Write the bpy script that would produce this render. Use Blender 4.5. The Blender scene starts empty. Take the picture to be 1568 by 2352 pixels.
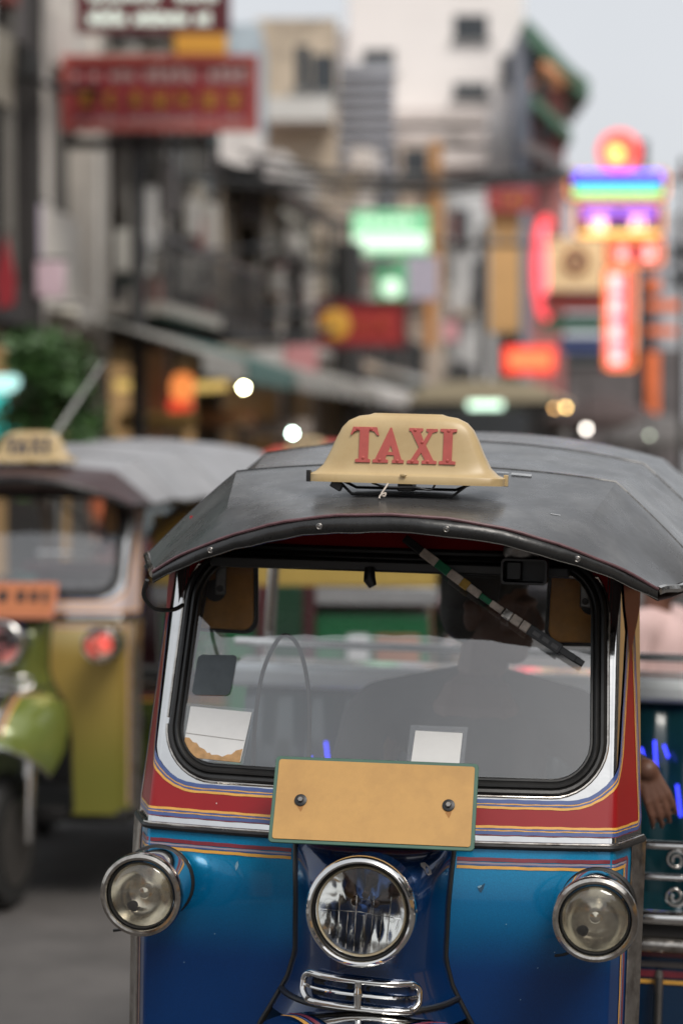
import bpy, math, random
from mathutils import Vector, Matrix
from math import sin, cos, tan, pi, radians, sqrt, atan2

random.seed(7)
SC = bpy.context.scene
COL = SC.collection

# ------------------------------------------------------------------ camera, sky, sun, exposure
EYE = 1.95
FPX = 5553.0                                   # focal length in units of a 1568 x 2352 frame
cam_d = bpy.data.cameras.new('camera')
cam = bpy.data.objects.new('camera', cam_d); COL.objects.link(cam)
cam.location = (0, 0, EYE)
cam.rotation_euler = (radians(90) - math.atan((1176 - 1024) / FPX), 0, 0)
cam_d.sensor_fit = 'VERTICAL'; cam_d.sensor_height = 36.0; cam_d.lens = 85.0
cam_d.clip_start = 0.05; cam_d.clip_end = 3000
cam_d.dof.use_dof = True
cam_d.dof.focus_distance = 4.45
cam_d.dof.aperture_fstop = 2.25
cam_d.dof.aperture_blades = 0
SC.camera = cam

SUN_EL, SUN_AZ = radians(52), radians(150)    # soft light from high behind the photographer
world = bpy.data.worlds.new('World'); SC.world = world; world.use_nodes = True
nt = world.node_tree; nt.nodes.clear()
sky = nt.nodes.new('ShaderNodeTexSky'); sky.sky_type = 'NISHITA'; sky.sun_disc = False
sky.sun_elevation = SUN_EL; sky.sun_rotation = SUN_AZ; sky.air_density = 1.0; sky.dust_density = 5.0; sky.ozone_density = 1.0
hs = nt.nodes.new('ShaderNodeHueSaturation'); hs.inputs['Saturation'].default_value = 0.30
mixo = nt.nodes.new('ShaderNodeMix'); mixo.data_type = 'RGBA'; mixo.inputs['Factor'].default_value = 0.72
mixo.inputs['B'].default_value = (5.9, 6.1, 6.4, 1)       # even cloud deck
bg = nt.nodes.new('ShaderNodeBackground'); bg.inputs['Strength'].default_value = 0.10
wo = nt.nodes.new('ShaderNodeOutputWorld')
nt.links.new(sky.outputs['Color'], hs.inputs['Color']); nt.links.new(hs.outputs['Color'], mixo.inputs['A'])
wtc = nt.nodes.new('ShaderNodeTexCoord'); wn = nt.nodes.new('ShaderNodeTexNoise'); wn.inputs['Scale'].default_value = 2.2; wn.inputs['Detail'].default_value = 5
wr = nt.nodes.new('ShaderNodeMapRange'); wr.inputs['From Min'].default_value = 0.3; wr.inputs['From Max'].default_value = 0.7; wr.inputs['To Min'].default_value = 0.93; wr.inputs['To Max'].default_value = 1.07
wv = nt.nodes.new('ShaderNodeVectorMath'); wv.operation = 'SCALE'          # thin variation of the overcast
nt.links.new(wtc.outputs['Generated'], wn.inputs['Vector']); nt.links.new(wn.outputs['Fac'], wr.inputs['Value']); nt.links.new(wr.outputs['Result'], wv.inputs['Scale'])
nt.links.new(mixo.outputs['Result'], wv.inputs[0]); nt.links.new(wv.outputs['Vector'], bg.inputs['Color']); nt.links.new(bg.outputs['Background'], wo.inputs['Surface'])

sun_d = bpy.data.lights.new('sun', 'SUN'); sun_d.energy = 1.5; sun_d.angle = radians(25); sun_d.color = (1.0, 0.94, 0.86)
sun = bpy.data.objects.new('sun', sun_d); COL.objects.link(sun)
sdir = Vector((sin(SUN_AZ) * cos(SUN_EL), cos(SUN_AZ) * cos(SUN_EL), sin(SUN_EL)))
sun.rotation_euler = (-sdir).to_track_quat('-Z', 'Y').to_euler(); sun.location = (0, 0, 30)

vs = SC.view_settings
vs.view_transform = 'Standard'; vs.look = 'None'; vs.exposure = 0.55; vs.gamma = 1.0; vs.use_curve_mapping = False
SC.render.engine = 'CYCLES'
SC.cycles.use_denoising = True
SC.cycles.max_bounces = 10; SC.cycles.transparent_max_bounces = 16; SC.cycles.glossy_bounces = 5
SC.cycles.caustics_reflective = False; SC.cycles.caustics_refractive = False
SC.cycles.sample_clamp_indirect = 6.0

# ------------------------------------------------------------------ helpers: materials
def lin(v):
    v /= 255.0
    return v / 12.92 if v <= 0.04045 else ((v + 0.055) / 1.055) ** 2.4
def C(r, g, b): return (lin(r), lin(g), lin(b))
MATS = {}
def mat(name, col, rough=0.5, metal=0.0, coat=0.0, var=0.12, vscale=6.0, bump=0.0, bscale=60.0, emit=None, est=0.0,
        rvar=0.0, spec=0.5, dirt=None, dscale=3.0, damt=0.5):
    if name in MATS: return MATS[name]
    m = bpy.data.materials.new(name); m.use_nodes = True
    t = m.node_tree; N = t.nodes; L = t.links
    p = N['Principled BSDF']
    p.inputs['Roughness'].default_value = rough; p.inputs['Metallic'].default_value = metal
    p.inputs['Coat Weight'].default_value = coat; p.inputs['Coat Roughness'].default_value = 0.04
    p.inputs['Specular IOR Level'].default_value = spec
    p.inputs['Base Color'].default_value = (*col, 1)
    tc = N.new('ShaderNodeTexCoord')
    if var > 0:
        n = N.new('ShaderNodeTexNoise'); n.inputs['Scale'].default_value = vscale; n.inputs['Detail'].default_value = 6
        n.inputs['Roughness'].default_value = 0.65
        L.new(tc.outputs['Object'], n.inputs['Vector'])
        r = N.new('ShaderNodeMapRange'); r.inputs['From Min'].default_value = 0.3; r.inputs['From Max'].default_value = 0.7
        r.inputs['To Min'].default_value = 1 - var; r.inputs['To Max'].default_value = 1 + var
        L.new(n.outputs['Fac'], r.inputs['Value'])
        v = N.new('ShaderNodeVectorMath'); v.operation = 'SCALE'; v.inputs[0].default_value = col
        L.new(r.outputs['Result'], v.inputs['Scale'])
        out = v.outputs['Vector']
        if dirt is not None:
            n2 = N.new('ShaderNodeTexNoise'); n2.inputs['Scale'].default_value = dscale; n2.inputs['Detail'].default_value = 9
            n2.inputs['Roughness'].default_value = 0.7
            L.new(tc.outputs['Object'], n2.inputs['Vector'])
            r2 = N.new('ShaderNodeMapRange'); r2.inputs['From Min'].default_value = 0.48; r2.inputs['From Max'].default_value = 0.66
            r2.inputs['To Max'].default_value = damt
            L.new(n2.outputs['Fac'], r2.inputs['Value'])
            mx = N.new('ShaderNodeMix'); mx.data_type = 'RGBA'; mx.inputs['B'].default_value = (*dirt, 1)
            L.new(r2.outputs['Result'], mx.inputs['Factor']); L.new(out, mx.inputs['A'])
            out = mx.outputs['Result']
        L.new(out, p.inputs['Base Color'])
    if rvar > 0:
        n3 = N.new('ShaderNodeTexNoise'); n3.inputs['Scale'].default_value = vscale * 2.3; n3.inputs['Detail'].default_value = 8
        L.new(tc.outputs['Object'], n3.inputs['Vector'])
        r3 = N.new('ShaderNodeMapRange'); r3.inputs['From Min'].default_value = 0.3; r3.inputs['From Max'].default_value = 0.7
        r3.inputs['To Min'].default_value = max(0.02, rough - rvar); r3.inputs['To Max'].default_value = rough + rvar
        L.new(n3.outputs['Fac'], r3.inputs['Value']); L.new(r3.outputs['Result'], p.inputs['Roughness'])
    if bump > 0:
        nb = N.new('ShaderNodeTexNoise'); nb.inputs['Scale'].default_value = bscale; nb.inputs['Detail'].default_value = 4
        L.new(tc.outputs['Object'], nb.inputs['Vector'])
        b = N.new('ShaderNodeBump'); b.inputs['Strength'].default_value = bump; b.inputs['Distance'].default_value = 0.01
        L.new(nb.outputs['Fac'], b.inputs['Height']); L.new(b.outputs['Normal'], p.inputs['Normal'])
        if coat > 0 and bump < 0.05: L.new(b.outputs['Normal'], p.inputs['Coat Normal'])
    if emit is not None:
        p.inputs['Emission Color'].default_value = (*emit, 1); p.inputs['Emission Strength'].default_value = est
    MATS[name] = m
    return m
def fade_paint(name, top, mid, low, z_top, z_mid, z_low, rough=0.3):
    """car paint with an airbrushed fade over the height of the panel"""
    if name in MATS: return MATS[name]
    m = mat(name, mid, rough, 0.30, 0.45, var=0.0, bump=0.03, bscale=6, spec=0.35)
    t = m.node_tree; N = t.nodes; L = t.links; p = N['Principled BSDF']
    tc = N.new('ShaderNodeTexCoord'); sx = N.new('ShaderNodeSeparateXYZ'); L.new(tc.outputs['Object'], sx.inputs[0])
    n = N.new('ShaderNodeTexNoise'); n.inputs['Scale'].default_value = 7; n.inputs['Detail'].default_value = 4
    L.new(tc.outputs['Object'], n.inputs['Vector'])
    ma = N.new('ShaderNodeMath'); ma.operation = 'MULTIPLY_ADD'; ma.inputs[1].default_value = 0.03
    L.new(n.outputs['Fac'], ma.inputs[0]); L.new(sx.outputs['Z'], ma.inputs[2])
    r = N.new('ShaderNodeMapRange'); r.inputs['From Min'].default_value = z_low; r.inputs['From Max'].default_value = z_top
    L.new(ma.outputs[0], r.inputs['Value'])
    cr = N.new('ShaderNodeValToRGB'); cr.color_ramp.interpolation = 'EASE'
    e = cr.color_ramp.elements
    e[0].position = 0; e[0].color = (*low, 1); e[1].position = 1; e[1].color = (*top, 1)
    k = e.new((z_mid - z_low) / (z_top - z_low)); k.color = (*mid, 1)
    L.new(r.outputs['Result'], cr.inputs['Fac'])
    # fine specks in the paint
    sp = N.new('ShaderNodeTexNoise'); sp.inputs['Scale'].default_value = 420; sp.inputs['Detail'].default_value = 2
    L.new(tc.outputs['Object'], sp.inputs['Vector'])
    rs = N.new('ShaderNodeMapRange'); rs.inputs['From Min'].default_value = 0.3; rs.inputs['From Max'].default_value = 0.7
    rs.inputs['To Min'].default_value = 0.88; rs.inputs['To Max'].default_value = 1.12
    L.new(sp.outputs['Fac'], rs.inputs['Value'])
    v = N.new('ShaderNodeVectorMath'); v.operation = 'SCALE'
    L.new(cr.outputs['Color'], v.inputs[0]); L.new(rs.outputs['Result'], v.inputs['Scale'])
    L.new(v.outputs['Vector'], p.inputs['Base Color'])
    return m
def glass(name, tint=(0.85, 0.9, 0.9), refl=0.12, rough=0.015, film=0.0):
    if name in MATS: return MATS[name]
    m = bpy.data.materials.new(name); m.use_nodes = True
    t = m.node_tree; N = t.nodes; L = t.links; N.clear()
    o = N.new('ShaderNodeOutputMaterial'); tr = N.new('ShaderNodeBsdfTransparent'); tr.inputs[0].default_value = (*tint, 1)
    gl = N.new('ShaderNodeBsdfGlossy'); gl.inputs['Roughness'].default_value = rough; gl.inputs['Color'].default_value = (1, 1, 1, 1)
    fr = N.new('ShaderNodeFresnel'); fr.inputs['IOR'].default_value = 1.5
    ad = N.new('ShaderNodeMath'); ad.operation = 'ADD'; ad.inputs[1].default_value = refl; ad.use_clamp = True
    L.new(fr.outputs[0], ad.inputs[0])
    mx = N.new('ShaderNodeMixShader'); L.new(ad.outputs[0], mx.inputs[0]); L.new(tr.outputs[0], mx.inputs[1]); L.new(gl.outputs[0], mx.inputs[2])
    last = mx.outputs[0]
    if film > 0:      # thin dust film
        df = N.new('ShaderNodeBsdfDiffuse'); df.inputs[0].default_value = (0.55, 0.55, 0.53, 1)
        tc = N.new('ShaderNodeTexCoord'); n = N.new('ShaderNodeTexNoise'); n.inputs['Scale'].default_value = 9; n.inputs['Detail'].default_value = 10
        n.inputs['Roughness'].default_value = 0.75
        mp = N.new('ShaderNodeMapping'); mp.inputs['Scale'].default_value = (1.0, 1.0, 0.28); mp.inputs['Rotation'].default_value = (0, 0.35, 0)   # smears run down the glass
        L.new(tc.outputs['Object'], mp.inputs['Vector']); L.new(mp.outputs['Vector'], n.inputs['Vector'])
        r = N.new('ShaderNodeMapRange'); r.inputs['From Min'].default_value = 0.3; r.inputs['From Max'].default_value = 0.75
        r.inputs['To Min'].default_value = film * 0.1; r.inputs['To Max'].default_value = film * 2.2
        L.new(n.outputs['Fac'], r.inputs['Value'])
        m2 = N.new('ShaderNodeMixShader'); L.new(r.outputs['Result'], m2.inputs[0]); L.new(last, m2.inputs[1]); L.new(df.outputs[0], m2.inputs[2])
        last = m2.outputs[0]
    L.new(last, o.inputs['Surface'])
    MATS[name] = m
    return m
def lamp(name, col, strength):
    """surface of something that is lit (bulb, neon tube, lit sign panel)"""
    if name in MATS: return MATS[name]
    return mat(name, tuple(0.6 * c for c in col), 0.4, var=0.0, emit=col, est=strength)

# ------------------------------------------------------------------ helpers: meshes
class MB:
    def __init__(s): s.v = []; s.f = []
    def grid(s, rows, closed=False, cap=False):
        b = len(s.v); n = len(rows[0])
        for r in rows: s.v += [tuple(p) for p in r]
        for i in range(len(rows) - 1):
            for j in range(n if closed else n - 1):
                k = (j + 1) % n
                s.f.append((b + i * n + j, b + i * n + k, b + (i + 1) * n + k, b + (i + 1) * n + j))
        if cap in (True, 'start'): s.f.append(tuple(b + j for j in range(n))[::-1])
        if cap in (True, 'end'): s.f.append(tuple(b + (len(rows) - 1) * n + j for j in range(n)))
        return s
    def box(s, c, d, rot=None):
        b = len(s.v); h = [x / 2 for x in d]
        for sx in (-1, 1):
            for sy in (-1, 1):
                for sz in (-1, 1):
                    p = Vector((sx * h[0], sy * h[1], sz * h[2]))
                    if rot is not None: p = rot @ p
                    s.v.append((c[0] + p.x, c[1] + p.y, c[2] + p.z))
        for q in ((0, 1, 3, 2), (4, 6, 7, 5), (0, 4, 5, 1), (2, 3, 7, 6), (0, 2, 6, 4), (1, 5, 7, 3)):
            s.f.append(tuple(b + i for i in q))
        return s
    def span(s, a, b_): return s.box([(x + y) / 2 for x, y in zip(a, b_)], [abs(y - x) for x, y in zip(a, b_)])
    def tube(s, pts, r, n=10, closed=False, cap=True):
        pts = [Vector(p) for p in pts]; m = len(pts)
        rs = r if isinstance(r, (list, tuple)) else [r] * m
        rows = []; up = Vector((0, 0, 1)); prev = None
        for i, p in enumerate(pts):
            if closed: d = pts[(i + 1) % m] - pts[i - 1]
            else: d = pts[min(i + 1, m - 1)] - pts[max(i - 1, 0)]
            d.normalize()
            if prev is None:
                a = d.cross(up)
                if a.length < 1e-3: a = d.cross(Vector((1, 0, 0)))
            else:
                a = prev - d * prev.dot(d)
            a.normalize(); prev = a; b = d.cross(a)
            rows.append([p + (a * cos(2 * pi * k / n) + b * sin(2 * pi * k / n)) * rs[i] for k in range(n)])
        if closed: rows.append(rows[0])
        return s.grid(rows, True, cap and not closed)
    def lathe(s, prof, c, axis=(0, -1, 0), n=40, cap=False):
        ax = Vector(axis).normalized(); a = ax.cross(Vector((0, 0, 1)))
        if a.length < 1e-3: a = ax.cross(Vector((1, 0, 0)))
        a.normalize(); b = ax.cross(a); c = Vector(c)
        return s.grid([[c + ax * h + (a * cos(2 * pi * k / n) + b * sin(2 * pi * k / n)) * r for k in range(n)] for r, h in prof], True, cap)
    def ell(s, c, r, rot=None, nu=16, nv=10):
        rows = []
        for i in range(nv + 1):
            th = pi * i / nv; row = []
            for j in range(nu):
                ph = 2 * pi * j / nu
                p = Vector((r[0] * sin(max(th, 0.02) if i == 0 else min(th, pi - 0.02)) * cos(ph), r[1] * sin(max(th, 0.02) if i == 0 else min(th, pi - 0.02)) * sin(ph), r[2] * cos(th)))
                if rot is not None: p = rot @ p
                row.append((c[0] + p.x, c[1] + p.y, c[2] + p.z))
            rows.append(row)
        return s.grid(rows, True, True)
    def cap(s, p0, r0, p1, r1, n=12):
        """tapered capsule"""
        p0 = Vector(p0); p1 = Vector(p1); d = (p1 - p0).normalized(); pts = []; rs = []
        for k in range(5):
            a = pi / 2 * (1 - k / 4); pts.append(p0 - d * r0 * sin(a)); rs.append(max(r0 * cos(a), 0.002))
        for k in range(5):
            a = pi / 2 * k / 4; pts.append(p1 + d * r1 * sin(a)); rs.append(max(r1 * cos(a), 0.002))
        ref = Vector((0, 0, 1)); a = d.cross(ref)
        if a.length < 1e-3: a = d.cross(Vector((1, 0, 0)))
        a.normalize(); b = d.cross(a)
        return s.grid([[p + (a * cos(2 * pi * k / n) + b * sin(2 * pi * k / n)) * r for k in range(n)] for p, r in zip(pts, rs)], True, True)
    def prism(s, poly, fn, t):
        """outline poly (2-D) -> front face fn(p, 0) and back fn(p, t) with side walls"""
        b = len(s.v); n = len(poly)
        s.v += [tuple(fn(p, 0)) for p in poly] + [tuple(fn(p, t)) for p in poly]
        s.f.append(tuple(b + i for i in range(n))); s.f.append(tuple(b + n + i for i in range(n))[::-1])
        for i in range(n):
            j = (i + 1) % n; s.f.append((b + j, b + i, b + n + i, b + n + j))
        return s
    def build(s, name, m, parent=None, smooth=True, angle=38, bevel=0.0, bseg=2):
        me = bpy.data.meshes.new(name); me.from_pydata(s.v, [], s.f); me.update()
        import bmesh
        bm = bmesh.new(); bm.from_mesh(me); bmesh.ops.recalc_face_normals(bm, faces=bm.faces); bm.to_mesh(me); bm.free()
        if smooth:
            me.polygons.foreach_set('use_smooth', [True] * len(me.polygons)); me.set_sharp_from_angle(angle=radians(angle))
        me.materials.append(m)
        o = bpy.data.objects.new(name, me); COL.objects.link(o); o.parent = parent
        if bevel > 0:
            bv = o.modifiers.new('bevel', 'BEVEL'); bv.width = bevel; bv.segments = bseg; bv.limit_method = 'ANGLE'; bv.angle_limit = radians(40)
        return o
def empty(name, loc=(0, 0, 0), rot=(0, 0, 0)):
    o = bpy.data.objects.new(name, None); COL.objects.link(o); o.location = loc; o.rotation_euler = rot; o.empty_display_size = 0.2
    return o
def tag(o, label=None, cat=None, group=None, kind=None):
    if label: o['label'] = label
    if cat: o['category'] = cat
    if group: o['group'] = group
    if kind: o['kind'] = kind
    return o
def lerp(a, b, t): return a + (b - a) * t
def interp(tab, x):
    if x <= tab[0][0]: return tab[0][1:] if len(tab[0]) > 2 else tab[0][1]
    for a, b in zip(tab, tab[1:]):
        if x <= b[0]:
            t = (x - a[0]) / (b[0] - a[0])
            r = [lerp(p, q, t) for p, q in zip(a[1:], b[1:])]
            return r if len(r) > 1 else r[0]
    return tab[-1][1:] if len(tab[-1]) > 2 else tab[-1][1]
def catmull(pts, n=8):
    pts = [Vector(p) for p in pts]; out = []
    for i in range(len(pts) - 1):
        p0 = pts[max(i - 1, 0)]; p1 = pts[i]; p2 = pts[i + 1]; p3 = pts[min(i + 2, len(pts) - 1)]
        for k in range(n):
            t = k / n
            out.append(0.5 * ((2 * p1) + (p2 - p0) * t + (2 * p0 - 5 * p1 + 4 * p2 - p3) * t * t + (3 * p1 - p0 - 3 * p2 + p3) * t ** 3))
    out.append(pts[-1]); return out
def rrect(hb, ht, z0, z1, rb, rt, n=10, xc=0.0):
    """closed rounded outline (x, z): half width hb at the bottom, ht at the top"""
    P = []
    for (cx, cz, r, a0) in ((-hb + rb, z0 + rb, rb, pi), (hb - rb, z0 + rb, rb, 1.5 * pi), (ht - rt, z1 - rt, rt, 0), (-ht + rt, z1 - rt, rt, 0.5 * pi)):
        for k in range(n + 1):
            a = a0 + pi / 2 * k / n; P.append((xc + cx + r * cos(a), cz + r * sin(a)))
    return P
def dense(path, step, closed=False):
    out = []; m = len(path)
    for i in range(m if closed else m - 1):
        a = path[i]; b = path[(i + 1) % m]; d = math.dist(a, b); k = max(1, int(d / step))
        out += [tuple(lerp(p, q, j / k) for p, q in zip(a, b)) for j in range(k)]
    if not closed: out.append(tuple(path[-1]))
    return out
def normals2(path, closed=False):
    m = len(path); out = []
    for i in range(m):
        a = path[i - 1] if (i > 0 or closed) else path[0]; b = path[(i + 1) % m] if (i < m - 1 or closed) else path[-1]
        dx, dz = b[0] - a[0], b[1] - a[1]; l = math.hypot(dx, dz) or 1
        out.append((dz / l, -dx / l))
    return out
def ribbon(path, w, fn, off, closed=False, o0=0.0, step=0.012):
    """flat strip w wide along a 2-D path, starting o0 to the right of it, laid on surface fn(s, z, off)"""
    path = dense(path, step, closed); nn = normals2(path, closed); mb = MB()
    rows = []
    for p, n in zip(path, nn):       # brush-painted: the edges wander a little
        j = 0.00028 * (sin(p[0] * 61 + p[1] * 40 + w * 900) + sin(p[0] * 143 + p[1] * 90 + o0 * 700))
        rows.append([fn(p[0] + n[0] * (o0 + w * k + j), p[1] + n[1] * (o0 + w * k + j), off) for k in (0, 1)])
    if closed: rows.append(rows[0])
    return mb.grid(rows)
def at(px, py, d):
    """point at depth d metres that lies in this direction of a 1568 x 2352 frame"""
    return Vector(((px - 784) / FPX * d, d, EYE + (1024 - py) / FPX * d))

# ------------------------------------------------------------------ shared materials
M_CHROME = mat('chrome', (0.72, 0.71, 0.69), 0.07, 1.0, var=0.06, vscale=14, bump=0.02, bscale=14, rvar=0.04)
M_OLDCHROME = mat('worn_chrome', (0.50, 0.47, 0.43), 0.16, 1.0, var=0.2, vscale=30, bump=0.03, bscale=40, rvar=0.08, dirt=(0.10, 0.07, 0.05), dscale=22, damt=0.6)
M_REFL = mat('lamp_reflector', (0.90, 0.90, 0.88), 0.10, 1.0, var=0.0)
M_DULLREFL = mat('dull_reflector', (0.82, 0.79, 0.72), 0.16, 1.0, var=0.25, vscale=28, rvar=0.05)
M_RUBBER = mat('black_rubber', (0.012, 0.012, 0.012), 0.42, var=0.3, vscale=25, bump=0.04, bscale=90)
M_VINYL = mat('black_vinyl', (0.055, 0.055, 0.056), 0.29, var=0.22, vscale=7, bump=0.03, bscale=70, rvar=0.06, dirt=(0.15, 0.148, 0.143), dscale=3.5, damt=0.45, spec=0.65)
M_VINYLTRIM = mat('black_trim_vinyl', (0.02, 0.02, 0.02), 0.3, var=0.3, vscale=18, bump=0.12, bscale=40, rvar=0.08)
M_PIPING = mat('pink_piping', C(100, 70, 74), 0.5, var=0.25, vscale=60)
M_DARK = mat('dark_interior', (0.012, 0.011, 0.011), 0.7, var=0.2)
M_BLACKMETAL = mat('black_metal', (0.02, 0.02, 0.021), 0.4, 0.2, var=0.3, vscale=40, bump=0.05)
M_STEEL = mat('grey_steel', (0.22, 0.21, 0.20), 0.38, 0.9, var=0.25, vscale=40)
M_TYRE = mat('tyre_rubber', (0.018, 0.018, 0.018), 0.75, var=0.3, vscale=20, bump=0.15, bscale=80)
M_YEL = mat('yellow_pinstripe', C(222, 165, 72), 0.35, coat=0.5, var=0.1, vscale=30)
M_BLU = mat('blue_pinstripe', C(62, 84, 140), 0.35, coat=0.5, var=0.12, vscale=30)
M_MAR = mat('maroon_pinstripe', C(120, 40, 52), 0.35, coat=0.5, var=0.2, vscale=40)
M_GLASS = glass('windscreen_glass', (0.90, 0.92, 0.92), 0.115, 0.01, 0.034)
M_LENS = glass('lamp_glass', (0.95, 0.95, 0.94), 0.0, 0.01, 0.0)
M_SMOKELENS = glass('dusty_lamp_glass', (0.88, 0.86, 0.80), 0.03, 0.03, 0.04)
M_CREAM = mat('cream_plastic', C(190, 166, 122), 0.38, var=0.05, vscale=9, bump=0.01, bscale=30, dirt=C(170, 140, 95), dscale=7, damt=0.4)
M_PAPER = mat('white_paper', (0.78, 0.78, 0.77), 0.7, var=0.04, vscale=20)
M_BROWNPAPER = mat('torn_brown_paper', C(190, 150, 105), 0.8, var=0.25, vscale=60)
M_TAPE = mat('dirty_white_tape', C(205, 194, 182), 0.6, var=0.3, vscale=60)
M_GREENTAPE = mat('green_tape', C(30, 120, 82), 0.5, var=0.2, vscale=60)
M_YELTAPE = mat('yellow_tape', C(196, 160, 70), 0.5, var=0.2, vscale=60)
M_AMBER = mat('amber_mirror_back', C(240, 164, 72), 0.45, coat=0.3, var=0.18, vscale=20)
M_LEDGLINT = lamp('blue_led_glint', (0.04, 0.05, 1.0), 2.2)

W_BELT = 1.21
def upperY(z): return 0.020 + (z - 1.22) * tan(radians(20))
XC = -0.009                                          # the cab sits a little to one side of the nose
RC, BOW, SPLAY = 0.014, 0.05, radians(20)           # fold radius, bow of the front, splay of the sides
ARC = RC * (pi / 2 - SPLAY)
def upperF(z): return 0.434 - (z - W_BELT) * 0.020, 0.128 - (z - W_BELT) * 0.070
def lowerF(z): return 0.434 - (W_BELT - z) * 0.010, 0.128
def wrap(s, z, fs, y0, off):
    """front of the cab unrolled: s runs from the middle over the fold and back along the splayed side"""
    f, side = fs; a = abs(s); sg = 1 if s >= 0 else -1; fy = BOW
    if a <= f: x = a; y = BOW * (a / f) ** 2; nx, ny = 0.06 * a / f, -1.0
    elif a <= f + ARC:
        th = (a - f) / RC; x = f + RC * sin(th); y = fy + RC * (1 - cos(th)); nx, ny = sin(th), -cos(th)
    else:
        th = pi / 2 - SPLAY; l = a - f - ARC
        x = f + RC * sin(th) + l * sin(SPLAY); y = fy + RC * (1 - cos(th)) + l * cos(SPLAY); nx, ny = cos(SPLAY), -sin(SPLAY)
    return (XC + sg * (x + nx * off), y0 + y + ny * off, z)
def cowl(s, z, off=0.0): return wrap(s, z, upperF(z), upperY(z), off)
def lowerY(z): return 0.020 * max(0.0, (z - 1.055) / 0.155) ** 2
def lower(s, z, off=0.0): return wrap(s, z, lowerF(z), lowerY(z), off)
def s_max(fs): return fs[0] + ARC + fs[1]
SEAM = [(0.38, 0.245), (0.5, 0.24), (0.7, 0.235), (0.8, 0.225), (0.86, 0.205), (0.90, 0.182), (0.95, 0.155), (1.0, 0.141), (1.1, 0.143), (1.22, 0.150)]
def seam(z): return interp(SEAM, z)

# roof stations: Y, centre z, chine half width, chine z, edge half width, edge z
ROOF = [(-0.13, 1.826, 0.330, 1.768, 0.474, 1.700), (-0.02, 1.841, 0.340, 1.806, 0.492, 1.701), (0.10, 1.858, 0.352, 1.840, 0.510, 1.704),
        (0.35, 1.912, 0.380, 1.889, 0.560, 1.716), (0.62, 1.917, 0.398, 1.886, 0.592, 1.716), (0.90, 1.962, 0.420, 1.922, 0.620, 1.735),
        (1.25, 1.957, 0.434, 1.908, 0.638, 1.730), (1.60, 1.986, 0.450, 1.932, 0.650, 1.745), (2.20, 1.972, 0.452, 1.920, 0.650, 1.735), (2.36, 1.90, 0.440, 1.865, 0.63, 1.70)]
RX = 0.028
def plan(Y, q):
    """the visor is bowed in plan: its ends lie further back than its middle"""
    return Y + 0.165 * abs(q) ** 2.2 * max(0.0, min(1.0, (0.35 - Y) / 0.48))
def roof_row(st, dz=0.0, n=14, m=7):
    Y, zc, ch, zch, eh, ze = st; row = []
    for k in range(m):
        t = k / m; b = sin(t * pi) * 0.005
        row.append((RX - lerp(eh, ch, t), plan(Y, lerp(eh, ch, t) / eh), lerp(ze, zch, t) + b + dz))
    for k in range(n + 1):
        q = -1 + 2 * k / n; row.append((RX + q * ch, plan(Y, q * ch / eh), zch + (zc - zch) * (1 - abs(q) ** 2.2) + dz))
    for k in range(m):
        t = (k + 1) / m; b = sin(t * pi) * 0.005
        row.append((RX + lerp(ch, eh, t), plan(Y, lerp(ch, eh, t) / eh), lerp(zch, ze, t) + b + dz))
    return row
def roof_z(x, Y):
    zc, ch, zch, eh, ze = interp(ROOF, Y); q = (x - RX) / ch
    return zch + (zc - zch) * (1 - min(1, abs(q)) ** 2.2)

LETTERS = {   # slab-serif outlines in a box 1 high
 'T': (0.80, [(0.0, .78), (.07, 1.0), (.77, 1.0), (.84, .76), (.78, .77), (.70, .87), (.60, .90), (.54, .90), (.54, .10), (.61, .085), (.61, 0), (.17, 0), (.17, .085), (.27, .10), (.27, .90), (.20, .90), (.10, .86), (.04, .77)]),
 'A': (0.92, [(0, 0), (0, .085), (.07, .10), (.48, 1.0), (.52, 1.0), (.84, .10), (.91, .085), (.91, 0), (.57, 0), (.57, .085), (.63, .10), (.61, .22), (.50, .22), (.50, .31), (.585, .31), (.51, .50), (.44, .31), (.50, .31), (.50, .22), (.40, .22), (.37, .10), (.45, .085), (.45, 0)]),
 'X': (0.88, [(.03, 1.0), (.03, .925), (.09, .90), (.33, .46), (.10, .10), (.0, .085), (0, 0), (.34, 0), (.34, .085), (.27, .11), (.40, .31), (.52, .11), (.43, .085), (.43, 0), (.86, 0), (.86, .085), (.77, .10), (.53, .52), (.72, .88), (.86, .92), (.86, .99), (.53, .99), (.53, .92), (.60, .89), (.46, .64), (.36, .89), (.43, .925), (.43, 1.0)]),
 'I': (0.50, [(0, 0), (0, .085), (.11, .10), (.11, .90), (.01, .925), (.01, 1.0), (.49, 1.0), (.49, .925), (.37, .90), (.37, .10), (.48, .085), (.48, 0)]),
}
def sign_hw(t): return interp([(0, 0.185), (0.11, 0.185), (0.15, 0.172), (0.25, 0.158), (0.45, 0.145), (0.65, 0.134), (0.80, 0.124), (0.90, 0.112), (0.97, 0.093), (1.0, 0.065)], t)
def sign_hd(t): return interp([(0, 0.055), (0.11, 0.055), (0.15, 0.049), (0.25, 0.044), (0.5, 0.039), (0.8, 0.033), (0.93, 0.026), (1.0, 0.012)], t)

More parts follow.
